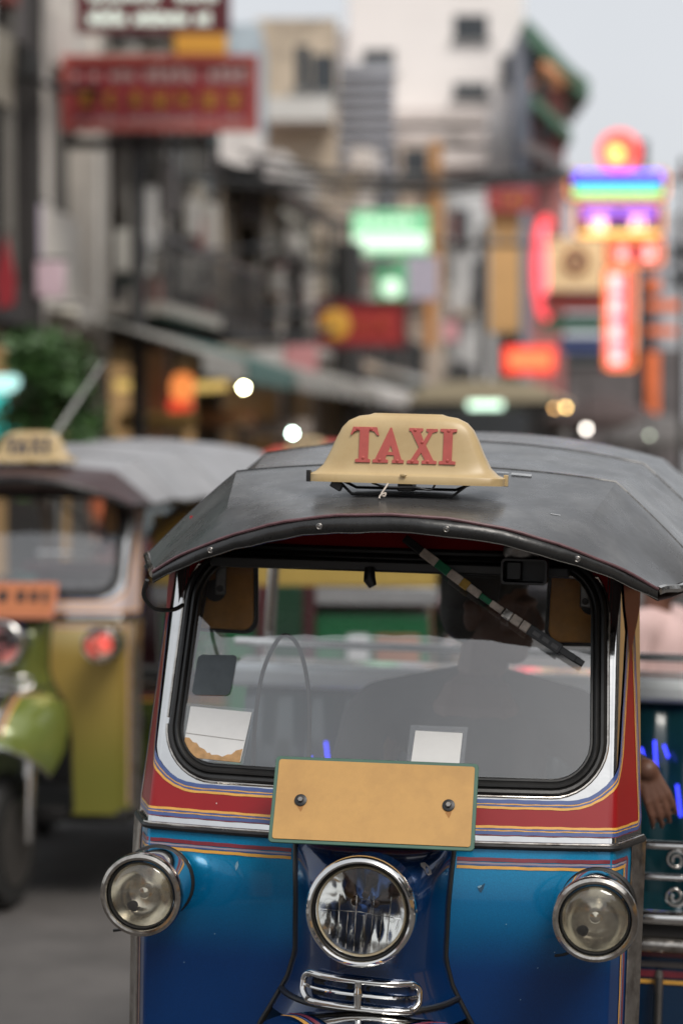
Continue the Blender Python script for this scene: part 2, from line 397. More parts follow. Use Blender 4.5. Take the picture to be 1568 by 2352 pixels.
def build_tuk(pal, name, loc, yaw, roll, near=True):
    root = empty(name, loc); root.rotation_mode = 'XYZ'
    root.matrix_world = Matrix.Translation(loc) @ Matrix.Rotation(yaw, 4, 'Z') @ Matrix.Rotation(roll, 4, 'Y')
    P = pal
    # ---------------- lower cab: two front panels, nose, mudguard
    for sg in (-1, 1):
        mb = MB(); zs = [0.38 + (W_BELT - 0.002 - 0.38) * k / 40 for k in range(41)]; rows = []
        for z in zs:
            w = lowerF(z); a = seam(z) - 0.004; f = w[0]; row = []
            ss = [lerp(a, f, k / 8) for k in range(9)] + [f + ARC * k / 8 for k in range(1, 9)] + [s_max(w)]
            rows.append([lower(sg * s, z) for s in ss])
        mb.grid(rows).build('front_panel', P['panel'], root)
        g = MB(); g.tube([lower(sg * seam(z), z, 0.001) for z in [0.40 + 0.81 * k / 44 for k in range(45)]], 0.0055, 8).build('rubber_seam', M_RUBBER, root)
        # edge trim running down the corner of the side
        tr = MB(); rows = []
        for z in [0.38 + (W_BELT - 0.38) * k / 20 for k in range(21)]:
            w = lowerF(z); e = s_max(w)
            rows.append([lower(sg * (e - 0.052), z, 0.0015), lower(sg * (e - 0.05), z, 0.004), lower(sg * (e - 0.03), z, 0.005), lower(sg * (e - 0.006), z, 0.008), lower(sg * e, z, 0.010), lower(sg * (e + 0.006), z, 0.004), lower(sg * (e + 0.004), z, -0.012)])
        tr.grid(rows).build('side_trim', M_OLDCHROME, root)
        # pinstripes over the panel, turning down beside the trim
        for o0, w_, m_ in ((0.0, 0.007, M_MAR), (0.0085, 0.0035, M_PAPER if not near else mat('grey_pinstripe', C(150, 140, 150), 0.4, var=0.1)), (0.012, 0.0022, M_BLU), (0.015, 0.0055, M_YEL)):
            path = [(0.156, 1.190), (0.506, 1.190), (0.512, 1.184), (0.512, 0.42)]
            if sg < 0: path = [(-p[0], p[1]) for p in path]; path.reverse()
            # offset to the inside of the corner
            ribbon(path if sg > 0 else path, w_, lower, 0.0012, o0=o0).build('pinstripe', m_, root)
    nz = [0.893 + (1.203 - 0.893) * k / 28 for k in range(29)]
    PROT = [(0.92, 0.125), (1.0, 0.122), (1.06, 0.115), (1.10, 0.112), (1.14, 0.108), (1.17, 0.092), (1.19, 0.066), (1.205, 0.022)]
    def nose(x, z, off=0.0):
        q = min(1.0, abs(x) / seam(z)); p = interp(PROT, z)
        return (x + XC * q ** 3, lower(x, z)[1] - p * (1 - q ** 3.4) ** 0.9 - off, z)
    mb = MB(); mb.grid([[nose(seam(z) * (-1 + 2 * k / 32), z) for k in range(33)] for z in nz])
    nosep = mb.build('nose_panel', P['nose'], root)
    MB().tube([nose(seam(0.928) * (-1 + 2 * k / 24), 0.928, 0.001) for k in range(25)], 0.006, 8).build('rubber_seam', M_RUBBER, root)
    RID = [(0, -0.112, 0.921, 0.212, 0.075, 0.12), (0.12, -0.150, 0.918, 0.226, 0.11, 0.15), (0.3, -0.215, 0.905, 0.236, 0.15, 0.19), (0.6, -0.315, 0.855, 0.235, 0.19, 0.22), (0.85, -0.385, 0.79, 0.225, 0.18, 0.23), (1.0, -0.41, 0.715, 0.205, 0.15, 0.22)]
    def fender(u, v, off=0.0):
        Y, z, hw, drop, back = interp(RID, v); a = u * pi / 2
        return (hw * sin(a) * (1 + off), Y + back * (1 - cos(a)) - off * 0.6, z - drop * (1 - cos(a)) + off)
    fp = MB().grid([[fender(-1 + 2 * k / 28, v / 20) for k in range(29)] for v in range(21)]).build('mudguard', P['fender'], root)
    MB().tube([fender(-1 + 2 * k / 24, 1.0) for k in range(25)], 0.007, 8).build('mudguard_edge', M_CHROME, fp)
    ch = MB(); ch.grid([[fender((-1 + 2 * k / 10) * lerp(0.42, 0.10, min(1, v / 7) ** 0.6), 0.02 + v / 26, 0.003) for k in range(11)] for v in range(24)]).build('mudguard_chrome', M_CHROME, fp)
    for sg in (-1, 1):
        for o0, w_, m_ in ((0.0, 0.012, M_MAR), (0.014, 0.006, M_BLU), (0.021, 0.012, M_YEL)):
            rows = []
            for v in range(24):
                u = lerp(0.46, 0.14, min(1, v / 7) ** 0.6); s0 = (u + o0 * 2.3); s1 = (u + (o0 + w_) * 2.3)
                rows.append([fender(sg * s0, 0.015 + v / 26 + o0 * 0.5, 0.0042), fender(sg * s1, 0.015 + v / 26 + o0 * 0.5, 0.0042)])
            MB().grid(rows).build('pinstripe', m_, fp)
    # ---------------- belt moulding
    zb = W_BELT + 0.002
    e = s_max(lowerF(zb))
    bp = [lower(s, zb, 0.004) for s in [(-e + 2 * e * k / 90) for k in range(91)]]
    MB().tube(bp, 0.0068, 8).build('belt_moulding', M_BLACKMETAL, root)
    MB().tube([(p[0], p[1] - 0.003, p[2] + 0.006) for p in bp], 0.0032, 8).build('belt_bead', M_OLDCHROME, root)
    # ---------------- upper cab: chrome shell with the window opening
    WB, WT, WZ0, WZ1, WRB, WRT = 0.411, 0.402, 1.3175, 1.738, 0.085, 0.105
    def zl(s):
        a = abs(s)
        if a <= WB - WRB: return WZ0
        if a >= WB: return WZ0 + WRB
        return WZ0 + WRB - sqrt(max(0, WRB ** 2 - (a - WB + WRB) ** 2))
    def zu(s):
        a = abs(s)
        if a <= WT - WRT: return WZ1
        if a >= WT: return WZ1 - WRT
        return WZ1 - WRT + sqrt(max(0, WRT ** 2 - (a - WT + WRT) ** 2))
    ZT = 1.800
    def cols(a, b, n): return [lerp(a, b, k / n) for k in range(n + 1)]
    def shell_strip(mb, ss, f0, f1, nzz):
        mb.grid([[cowl(s, lerp(f0(s), f1(s), k / nzz)) for k in range(nzz + 1)] for s in ss])
    mb = MB(); ss = cols(-WB, WB, 60)
    shell_strip(mb, ss, lambda s: W_BELT, zl, 6)
    for sg in (-1, 1):
        sd = [sg * s for s in [WB, 0.416, 0.420, 0.423] + cols(0.425, 0.453, 28) + cols(0.458, 0.60, 16)]
        def sc(s, z): return sg * min(abs(s), s_max(upperF(z)))
        rows = []
        for s in sd:
            rows.append([cowl(sc(s, z), z) for z in cols(W_BELT, 1.735, 28)])
        mb.grid(rows)
    shell = mb.build('windscreen_surround', mat('wavy_chrome', (0.66, 0.66, 0.65), 0.06, 1.0, var=0.08, vscale=12, bump=0.16, bscale=9, rvar=0.03), root)
    mb = MB(); shell_strip(mb, ss, zu, lambda s: ZT, 6)
    for sg in (-1, 1):
        mb.grid([[cowl(sg * s, z) for z in cols(1.62, ZT, 6)] for s in cols(WT - 0.004, WB + 0.01, 4)])
    mb.build('header_panel', P['red'], root)
    # red painted band between the two bundles of pinstripes
    def upath(sx, zbm, r, ztop, sxt):
        p = [(-sxt, ztop)]
        for k in range(9): a = pi + pi / 2 * k / 8; p.append((-sx + r + r * cos(a), zbm + r + r * sin(a)))
        for k in range(9): a = 1.5 * pi + pi / 2 * k / 8; p.append((sx - r + r * cos(a), zbm + r + r * sin(a)))
        p.append((sxt, ztop)); return p
    inner = upath(0.459, 1.2910, 0.105, 1.625, 0.478)
    outer = upath(0.562, 1.2405, 0.012, 1.618, 0.500)
    # band: resample both with equal counts
    def resample(path, n):
        L = [0]
        for a, b in zip(path, path[1:]): L.append(L[-1] + math.dist(a, b))
        out = []; j = 0
        for k in range(n + 1):
            t = L[-1] * k / n
            while j < len(L) - 2 and L[j + 1] < t: j += 1
            q = (t - L[j]) / ((L[j + 1] - L[j]) or 1); out.append(tuple(lerp(p, r, q) for p, r in zip(path[j], path[j + 1])))
        return out
    def three(path, n1, n2):
        # split at the two lower corners so that corners match
        m = len(path)
        return resample(path[:m // 4 + 1], n1) + resample(path[m // 4:m - m // 4], n2)[1:] + resample(path[m - 1 - m // 4:], n1)[1:]
    q_ = 3 if near else 1
    pi_, po_ = three(inner, 40 * q_, 70 * q_), three(outer, 40 * q_, 70 * q_)
    MB().grid([[cowl(lerp(a[0], b[0], k / 90), lerp(a[1], b[1], k / 90), 0.0016) for k in range(91)] for a, b in zip(pi_, po_)]).build('painted_band', P['red'], root)
    for o0, w_, m_ in ((-0.004, 0.0075, M_BLU), (0.0035, 0.002, M_YEL), (0.0055, 0.003, P['stripe']), (0.0085, 0.0045, M_YEL)):
        ribbon(inner, w_, cowl, 0.0024, o0=o0, step=0.004).build('pinstripe', m_, shell)
    for o0, w_, m_ in ((-0.0075, 0.0045, M_YEL), (-0.003, 0.003, P['stripe']), (0.000, 0.002, M_YEL), (0.002, 0.0065, M_BLU), (0.0085, 0.0015, M_MAR)):
        ribbon(outer, w_, cowl, 0.0024, o0=o0, step=0.004).build('pinstripe', m_, shell)
    for sg in (-1, 1):   # red lozenge on the upper pillar
        rows = []
        for z, a, b in ((1.550, 0.489, 0.491), (1.585, 0.480, 0.503), (1.62, 0.468, 0.522), (1.65, 0.456, 0.534), (1.69, 0.446, 0.534), (1.735, 0.440, 0.53)):
            rows.append([cowl(sg * lerp(a, b, k / 24), z, 0.0030) for k in range(25)])
        MB().grid(rows).build('painted_lozenge', P['red'], shell)
    # ---------------- rubber seal and glass
    sp = dense(rrect(WB - 0.002, WT - 0.002, WZ0 - 0.002, WZ1 + 0.002, WRB, WRT), 0.012, True); nn = normals2(sp, True)
    prof = [(0.0125, 0.000), (0.0115, 0.007), (0.007, 0.0105), (0.002, 0.0095), (0.000, 0.005), (-0.003, 0.0095), (-0.007, 0.0105), (-0.010, 0.008), (-0.012, 0.003), (-0.0135, 0.0045), (-0.0165, 0.0045), (-0.018, 0.000), (-0.018, -0.006)]
    rows = [[cowl(p[0] + n[0] * w, p[1] + n[1] * w, h) for w, h in prof] for p, n in zip(sp, nn)]; rows.append(rows[0])
    MB().grid(rows).build('window_seal', M_RUBBER, root)
    MB().tube([cowl(p[0] + n[0] * 0.0155, p[1] + n[1] * 0.0155, 0.0015) for p, n in zip(sp, nn) if p[1] < 1.70], 0.0032, 7).build('seal_bead', M_OLDCHROME, root)
    gmb = MB(); gss = cols(-WB + 0.016, WB - 0.016, 40)
    def gl_lo(s):
        hb = WB - 0.014; r = WRB - 0.014; a = abs(s)
        return WZ0 + 0.014 + (0 if a < hb - r else r - sqrt(max(0, r * r - (a - hb + r) ** 2)))
    def gl_hi(s):
        hb = WB - 0.014; r = WRT; a = abs(s)
        return WZ1 - 0.014 - (0 if a < hb - r else r - sqrt(max(0, r * r - (a - hb + r) ** 2)))
    gmb.grid([[cowl(s, lerp(gl_lo(s), gl_hi(s), k / 14), -0.001) for k in range(15)] for s in gss])
    pane = gmb.build('windscreen', M_GLASS, root)
    # ---------------- side lamps
    for sg in (-1, 1):
        cx, cy, cz = 0.412 * sg, -0.150, 1.120; ax = (0.03 * sg, -1, -0.02)
        ob = MB().lathe([(0.050, -0.175), (0.060, -0.16), (0.068, -0.10), (0.0705, -0.04), (0.0712, -0.018), (0.0712, -0.004)], (cx, cy, cz), ax, 44).build('side_lamp', M_CHROME, root)
        MB().lathe([(0.0700, -0.02), (0.0745, -0.018), (0.0770, -0.010), (0.0775, 0.0), (0.0755, 0.007), (0.0700, 0.010), (0.0655, 0.009), (0.0625, 0.003), (0.0620, -0.006)], (cx, cy, cz), ax, 48).build('bezel', M_OLDCHROME, ob)
        MB().lathe([(0.0622, 0.004), (0.0605, 0.0045), (0.0585, 0.001), (0.0582, -0.008)], (cx, cy, cz), ax, 40).build('gasket', M_RUBBER, ob)
        MB().lathe([(0.004, 0.014), (0.015, 0.0136), (0.03, 0.0115), (0.045, 0.0078), (0.054, 0.0035), (0.0590, -0.001)], (cx, cy, cz), ax, 40, 'start').build('lens', P['lens'], ob)
        MB().lathe([(0.0585, -0.004), (0.052, -0.016), (0.042, -0.028), (0.03, -0.037), (0.018, -0.043), (0.010, -0.045), (0.002, -0.045)], (cx, cy, cz), ax, 36, 'end').build('reflector', M_DULLREFL, ob)
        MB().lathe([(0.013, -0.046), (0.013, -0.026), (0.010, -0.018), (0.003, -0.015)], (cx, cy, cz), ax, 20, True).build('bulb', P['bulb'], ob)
        MB().ell((cx - 0.022, cy + 0.030, cz - 0.026), (0.010, 0.006, 0.009)).build('bulb_socket', M_DARK, ob)
        MB().tube([(cx - 0.066 * cos(a), cy + 0.135, cz + 0.066 * sin(a)) for a in [2 * pi * k / 40 for k in range(40)]], 0.005, 8, True).build('base_gasket', M_RUBBER, ob)
        if near:
            MB().tube(catmull([(cx - 0.035, cy + 0.12, cz - 0.062), (cx - 0.05, cy + 0.10, cz - 0.083), (cx - 0.075, cy + 0.10, cz - 0.090)], 5), 0.0028, 6).build('wire', M_RUBBER, ob)
    # ---------------- headlight
    hx, hy, hz = 0.0, -0.205, 1.122; ax = (0, -1, 0.0)
    hl = MB().lathe([(0.088, -0.12), (0.0885, -0.07), (0.092, -0.03), (0.0985, -0.006)], (hx, hy, hz), ax, 56).build('headlight', P['bucket'], root)
    MB().lathe([(0.0985, -0.010), (0.1000, -0.004), (0.0995, 0.004), (0.0960, 0.011), (0.0915, 0.0135), (0.0885, 0.012), (0.0868, 0.006), (0.0865, -0.002)], (hx, hy, hz), ax, 64).build('bezel', M_CHROME, hl)
    MB().lathe([(0.0868, 0.004), (0.0850, 0.005), (0.0830, 0.000), (0.0828, -0.006), (0.0815, -0.006)], (hx, hy, hz), ax, 56).build('gasket', M_RUBBER, hl)
    MB().lathe([(0.0822, -0.004), (0.0805, 0.0005), (0.0775, -0.001), (0.0765, -0.008)], (hx, hy, hz), ax, 56).build('lens_rim', mat('aged_lens_rim', C(150, 138, 112), 0.4, var=0.2), hl)
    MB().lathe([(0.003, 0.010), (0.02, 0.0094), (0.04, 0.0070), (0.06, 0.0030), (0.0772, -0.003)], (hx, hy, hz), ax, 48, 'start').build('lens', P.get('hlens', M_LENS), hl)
    # stepped reflector: vertical facets that break the image up
    rows = []; nseg = 56
    for i in range(15):
        r = 0.0768 * (1 - i / 14.0) + 0.004
        row = []
        for k in range(nseg):
            a = 2 * pi * k / nseg; x = r * cos(a); z = r * sin(a)
            d = -0.062 + 9.0 * (r * r) + 0.0007 * sin(x * 300) + 0.0006 * sin(z * 120 + x * 50)
            row.append((hx + x, hy - d - 0.004, hz + z))
        rows.append(row)
    MB().grid(rows, True, 'end').build('reflector', M_REFL, hl, angle=20)
    MB().lathe([(0.013, -0.055), (0.0128, -0.022), (0.010, -0.014), (0.003, -0.012)], (hx, hy, hz + 0.001), ax, 20, True).build('bulb', mat('blue_bulb_cap', C(40, 74, 130), 0.12, 0.6, var=0.05), hl)
    for dx, dz in ((-0.016, 0.010), (0.021, 0.008), (0.003, 0.024)):
        MB().lathe([(0.0065, -0.05), (0.0065, -0.034), (0.004, -0.033), (0.003, -0.040)], (hx + dx, hy, hz + dz), ax, 14, True).build('bulb_socket', mat('brown_socket', C(60, 40, 30), 0.4, 0.4), hl)
    if near:
        for k in range(-4, 5):     # moulded ribs inside the lens
            x = k * 0.0155 + 0.004; top = -0.002 if abs(k) % 2 == 0 else 0.03
            h = sqrt(max(0, 0.072 ** 2 - x * x)); lo = -h
            if top > lo: MB().tube([(hx + x + 0.004, hy - 0.001, hz + min(top, h)), (hx + x * 0.94, hy - 0.001, hz + lo)], 0.0011, 6).build('lens_rib', M_REFL, hl)
        MB().tube([(hx - 0.074, hy - 0.002, hz + 0.001), (hx + 0.0, hy - 0.003, hz - 0.0), (hx + 0.072, hy - 0.002, hz - 0.009)], 0.0008, 6).build('lens_rib', M_REFL, hl)
        MB().ell((0.0985, -0.205, 1.128), (0.003, 0.004, 0.004)).build('screw', M_STEEL, hl)
        MB().ell((0.088, -0.212, 1.166), (0.004, 0.004, 0.005)).build('screw', M_BLACKMETAL, hl)
    # ---------------- grille below the headlight
    gz = 0.957; GW, GH = 0.107, 0.0245; GX = -0.010
    def nf(x, z, o): return (x + GX, nose(x, z)[1] - o, z - 0.055 * x)
    gp = rrect(GW, GW, gz - GH, gz + GH, 0.019, 0.019, 6)
    gr = MB().tube([nf(p[0], p[1], 0.012) for p in dense(gp, 0.006, True)], 0.0066, 10, True).build('grille', M_CHROME, root)
    MB().tube([nf(lerp(-GW, GW, k / 20), gz, 0.013) for k in range(21)], 0.0036, 8).build('grille_bar', M_CHROME, gr)
    for dx in (0.0,):
        MB().tube([nf(dx, lerp(gz - GH, gz + GH, k / 8), 0.016) for k in range(9)], [0.007, 0.0066, 0.007, 0.0078, 0.0088, 0.0078, 0.007, 0.0066, 0.007], 10).build('grille_bar', M_CHROME, gr)
    for sx in (-1, 1):
        for dz in (-0.0098, 0.0098):
            sl = rrect(0.038, 0.038, gz + dz - 0.0045, gz + dz + 0.0045, 0.0043, 0.0043, 4, sx * 0.05)
            MB().prism(sl, lambda p, t: nf(p[0], p[1], 0.0015 - t), 0.004).build('slot', M_DARK, gr, smooth=False)
    for sx, sz in ((-1, 1), (-1, -1), (1, 1), (1, -1)):
        p = nf(sx * (GW - 0.012), gz + sz * (GH - 0.004), 0.0175)
        MB().lathe([(0.0048, -0.004), (0.0048, 0.001), (0.003, 0.003), (0.001, 0.003)], p, (0, -1, 0), 12, True).build('grille_screw', M_STEEL, gr)
    # ---------------- number plate
    PT, PB = Vector((-0.003, -0.016, 1.369)), Vector((0.0, -0.100, 1.221))
    upv = (PT - PB); ph = upv.length; upv.normalize(); rt = Vector((1, 0.012, 0.004)).normalized(); pn = rt.cross(upv).normalized()
    pc = (PT + PB) / 2
    if pn.y > 0: pn = -pn
    def pl(p, t): v = pc + rt * p[0] + upv * p[1] + pn * (-t); return (v.x, v.y, v.z)
    plate = MB().prism(rrect(0.189, 0.189, -ph / 2, ph / 2, 0.008, 0.008, 5), pl, 0.004).build('number_plate', P['plate_rim'], root, bevel=0.0012)
    def pl2(p, t): v = pc + rt * p[0] + upv * p[1] + pn * (0.0018 - t); return (v.x, v.y, v.z)
    MB().prism(rrect(0.182, 0.182, -ph / 2 + 0.007, ph / 2 - 0.007, 0.005, 0.005, 4), pl2, 0.0015).build('plate_face', P['plate'], plate, bevel=0.0004)
    for bx, bz in ((-0.135, -0.002), (0.138, 0.0)):
        c0 = pc + rt * bx + upv * bz + pn * 0.0018
        b_ = MB().lathe([(0.0115, 0.0), (0.0115, 0.0022), (0.0095, 0.0030), (0.001, 0.003)], c0, pn, 24, True).build('bolt', M_BLACKMETAL, plate)
        MB().lathe([(0.0055, 0.003), (0.0055, 0.0072), (0.0045, 0.008), (0.001, 0.008)], c0, pn, 6, True).build('bolt_head', M_STEEL, b_, smooth=False)
    if near:
        for bx in (-0.135, 0.138):
            q = lambda p, t: tuple(pc + rt * p[0] + upv * p[1] + pn * (0.0021 - t))
            MB().prism([(bx - 0.006, -0.010), (bx + 0.006, -0.010), (bx + 0.005, -0.017), (bx + 0.0015, -0.025), (bx - 0.002, -0.019), (bx - 0.005, -0.015)], q, 0.0003).build('rust_stain', mat('rust_on_plate', C(160, 112, 58), 0.7, var=0.2, vscale=60), plate, smooth=False)
    if not near:   # blurred characters on the other plate
        for k, (x, w_) in enumerate(((-0.12, 0.045), (-0.05, 0.05), (0.03, 0.045), (0.09, 0.04), (0.14, 0.03))):
            q = lambda p, t: tuple(pc + rt * p[0] + upv * p[1] + pn * (0.0026 - t))
            MB().prism(rrect(w_ / 2.2, w_ / 2.2, -0.01, 0.045, 0.01, 0.01, 3, x), q, 0.0006).build('plate_character', M_DARK, plate, smooth=False)
    for x in (-0.12, 0.12):
        MB().tube([pc + rt * x + upv * 0.02 - pn * 0.004, (x, upperY(1.30) + 0.002, 1.30)], 0.008, 8).build('plate_bracket', M_BLACKMETAL, plate)
    # ---------------- roof
    sts = []
    for a, b in zip(ROOF, ROOF[1:]):
        for k in range(5): sts.append(tuple(lerp(p, q, k / 5) for p, q in zip(a, b)))
    sts.append(ROOF[-1])
    mb = MB(); mb.grid([roof_row(s) for s in sts]); roof = mb.build('roof_canopy', P['roof'], root, angle=24)
    MB().grid([roof_row(s, -0.022) for s in sts]).build('roof_lining', P['lining'], root)
    MB().grid([[roof_row(sts[-1])[k], (roof_row(sts[-1])[k][0], sts[-1][0], roof_row(sts[-1])[k][2] - 0.024)] for k in range(29)]).build('rear_hem', M_VINYLTRIM, roof)
    if P.get('visor'):
        MB().grid([roof_row(s, 0.004) for s in sts[:11]]).build('visor_panel', P['visor'], roof, angle=24)
    # rolled front edge with piping and rivets
    fr = roof_row(ROOF[0], 0, 20, 9); fr = [Vector(p) for p in dense(fr, 0.02)]
    prof = [(0.0, 0.0), (-0.005, -0.002), (-0.0105, -0.008), (-0.013, -0.016), (-0.011, -0.024), (-0.006, -0.030), (0.004, -0.032), (0.02, -0.029), (0.05, -0.024), (0.09, -0.022)]
    rows = []
    for i, p in enumerate(fr):
        q = abs(p.x - RX) / 0.474; k = lerp(1.0, 0.62, q ** 3); wob = 0.0012 * sin(p.x * 37) + 0.0008 * sin(p.x * 91 + 1)
        rows.append([(p.x, p.y + a * k + wob, p.z + b * k + wob) for a, b in prof])
    tr = MB().grid(rows).build('visor_roll', M_VINYLTRIM, roof)
    MB().tube([(p.x, p.y - 0.004, p.z + 0.0012 + 0.0008 * sin(p.x * 60)) for p in fr], 0.0032, 7).build('piping', M_PIPING, roof)
    MB().tube([(r[5][0], r[5][1] - 0.001, r[5][2]) for r in rows], 0.0007, 5).build('stitching', mat('grey_thread', C(104, 102, 98), 0.7), roof)
    for x in (-0.325, -0.115, 0.138, 0.355):
        r = min(rows, key=lambda r: abs(r[3][0] - x)); c0 = (r[3][0], r[3][1] + 0.001, r[3][2])
        rv = MB().lathe([(0.006, 0.0), (0.006, 0.0015), (0.0045, 0.0028), (0.0035, 0.0022), (0.001, 0.0032)], c0, (0, -1, -0.05), 18, True).build('rivet', M_STEEL, roof)
    # side hems
    for sg, idx in ((-1, 0), (1, -1)):
        ed = [Vector(roof_row(s)[idx]) for s in sts]
        MB().tube([(p.x, p.y, p.z - 0.006 + 0.004 * sin(p.y * 23)) for p in ed], 0.0085, 8).build('side_hem', M_OLDCHROME if near else M_VINYLTRIM, roof)
    # bows under the canvas
    for i in (3, 5, 7, 8):
        MB().tube(roof_row(ROOF[i], -0.030), 0.010, 8).build('roof_bow', M_BLACKMETAL, root)
    for i in (3, 5):
        MB().tube([(p[0], p[1] + 0.012, p[2] + 0.0005) for p in roof_row(ROOF[i])], 0.0030, 6).build('canopy_seam', M_VINYLTRIM, roof)
    if near:
        worn = mat('worn_vinyl', C(150, 152, 154), 0.6, var=0.25, vscale=40)
        for x0, x1, y0, y1 in ((0.205, 0.245, 0.300, 0.318), (0.175, 0.200, 0.310, 0.318), (0.30, 0.318, 0.02, 0.026)):
            rows_ = [[(lerp(x0, x1, k / 5), plan(lerp(y0, y1, j / 3), lerp(x0, x1, k / 5) / 0.5), roof_z(lerp(x0, x1, k / 5), lerp(y0, y1, j / 3)) + 0.0025) for k in range(6)] for j in range(4)]
            MB().grid(rows_).build('worn_patch', worn, roof)
    # ---------------- roof sign
    SX, SY, SZ0, SZ1 = 0.024, 0.105, 1.880, 2.010
    def sign_ring(t, inset=0.0, n=48):
        hw, hd = sign_hw(t) - inset, sign_hd(t) - inset; z = lerp(SZ0, SZ1, t); row = []
        for k in range(n):
            a = 2 * pi * k / n; ca, sa = cos(a), sin(a); e = 5.0 if t < 0.9 else lerp(5, 3, (t - .9) / .1)
            m_ = (abs(ca) ** e + abs(sa) ** e) ** (-1 / e)
            row.append((SX + hw * ca * m_, SY + hd * sa * m_, z + (0.002 if t > 0.99 else 0)))
        return row
    ts = [0, 0.02, 0.105, 0.12, 0.135, 0.15, 0.2, 0.25, 0.35, 0.45, 0.55, 0.65, 0.72, 0.8, 0.86, 0.9, 0.935, 0.97, 0.99, 1.0]
    sign = MB().grid([sign_ring(t) for t in ts], True, True).build('taxi_sign', P['sign'], root, angle=50)
    def face_y(z): t = (z - SZ0) / (SZ1 - SZ0); return SY - sign_hd(t) * 1.0
    lx = SX - 0.107; LH = 0.067; LZ = 1.9185; x = lx
    SC_ = {'T': (SX - 0.1045, 0.0665), 'A': (SX - 0.0605, 0.0665), 'X': (SX + 0.0045, 0.0665), 'I': (SX + 0.0645, 0.0665)}
    for chh, (x0, hh) in SC_.items():
        w_, poly = LETTERS[chh]
        fn = lambda p, t, x0=x0, hh=hh: (x0 + p[0] * hh * 0.97 / (1.0 if chh != 'I' else 1.0), face_y(LZ + p[1] * hh) - 0.0022 + t, LZ + p[1] * hh)
        ob = MB().prism(poly, fn, 0.006).build('letter', P['letter'], sign, smooth=False)
        for (px_, pz_) in {'T': ((.2, .94), (.6, .94), (.4, .12)), 'A': ((.2, .08), (.72, .06)), 'X': ((.2, .94), (.42, .60), (.15, .06), (.6, .06)), 'I': ((.25, .94), (.25, .1))}[chh]:
            q = fn((px_, pz_), 0)
            if near: MB().ell((q[0], q[1] - 0.0002, q[2]), (0.0034, 0.0012, 0.0034), nu=10, nv=6).build('letter_stud', P['letter'], sign)
    MB().ell((SX, face_y(1.894) - 0.0035, 1.8965), (0.0068, 0.0018, 0.0036), nu=12, nv=6).build('clip', M_CREAM, sign)
    for k, (xx, sy_) in enumerate(((SX - 0.183, -0.03), (SX + 0.186, 0.02))):
        MB().span((xx - 0.004, SY + sy_ - 0.008, 1.879), (xx + 0.004, SY + sy_ + 0.008, 1.901)).build('clip', M_BLACKMETAL if k == 0 else M_CREAM, sign, bevel=0.001)
    # bracket of flat bar
    ry = SY - 0.03
    for dy in (-0.03, 0.03):
        zz = lambda xx: roof_z(xx, SY + dy) + 0.003
        MB().tube([(SX - 0.125, SY + dy, 1.881), (SX - 0.100, SY + dy, zz(SX - 0.1) + 0.002), (SX + 0.09, SY + dy, zz(SX + 0.09) + 0.002), (SX + 0.118, SY + dy, 1.881)], 0.0032, 6).build('bracket', M_BLACKMETAL, sign)
    MB().span((SX - 0.012, SY - 0.045, 1.866), (SX + 0.016, SY + 0.02, 1.882)).build('bracket_block', M_BLACKMETAL, sign, bevel=0.002)
    MB().box((SX - 0.128, SY - 0.035, 1.874), (0.022, 0.02, 0.016), Matrix.Rotation(0.5, 3, 'Y')).build('bracket_foot', M_BLACKMETAL, sign, bevel=0.002)
    if near:
        MB().tube(catmull([(SX - 0.06, SY - 0.045, 1.880), (SX - 0.03, SY - 0.05, 1.873), (SX + 0.02, SY - 0.05, 1.874), (SX + 0.05, SY - 0.05, 1.870), (SX + 0.06, SY - 0.05, 1.882)], 6), 0.0022, 6).build('cable', M_RUBBER, sign)
        MB().tube(catmull([(SX - 0.028, SY - 0.058, 1.880), (SX - 0.034, SY - 0.064, 1.869), (SX - 0.039, SY - 0.068, 1.860), (SX - 0.033, SY - 0.070, 1.856), (SX - 0.031, SY - 0.069, 1.862), (SX - 0.04, SY - 0.071, 1.858), (SX - 0.042, SY - 0.073, 1.852)], 6), 0.0017, 6).build('tie', M_TAPE, sign)
    # ---------------- cab interior, chassis and rear body (partly out of sight)
    MB().span((-0.44, 0.14, 1.12), (0.44, 0.30, 1.20)).build('dashboard', M_DARK, root, bevel=0.02)
    MB().span((-0.46, 0.05, 0.34), (0.46, 1.0, 0.40)).build('floor_pan', M_DARK, root, bevel=0.01)
    MB().span((-0.28, 0.72, 0.62), (0.28, 1.02, 0.72)).build('driver_seat', M_VINYLTRIM, root, bevel=0.03)
    MB().span((-0.25, 0.76, 0.40), (0.25, 0.98, 0.62)).build('seat_box', M_DARK, root, bevel=0.01)
    MB().tube([(-0.30, 0.50, 1.16), (-0.12, 0.42, 1.17), (0.12, 0.42, 1.17), (0.30, 0.50, 1.16)], 0.013, 10).build('handlebar', M_BLACKMETAL, root)
    MB().tube([(0, 0.42, 1.17), (0, -0.02, 0.42)], 0.02, 10).build('steering_column', M_BLACKMETAL, root)
    tub = MB()
    tub.span((-0.64, 0.92, 0.42), (0.64, 0.96, 0.845)); tub.span((-0.655, 0.955, 0.40), (-0.60, 2.25, 0.86)); tub.span((0.60, 0.955, 0.40), (0.655, 2.25, 0.86)); tub.span((-0.61, 2.20, 0.40), (0.61, 2.26, 1.30)); tub.span((-0.6, 0.95, 0.385), (0.6, 2.21, 0.42))
    tubo = tub.build('rear_tub', P['tub'], root, bevel=0.008)
    for z, h, m_ in ((0.775, 0.008, M_YEL), (0.790, 0.014, M_MAR), (0.812, 0.012, mat('grey_pinstripe2', C(96, 90, 88), 0.4, var=0.1)), (0.835, 0.016, M_MAR)):
        MB().span((-0.642, 0.9165, z), (0.642, 0.93, z + h)).build('pinstripe', m_, tubo, smooth=False)
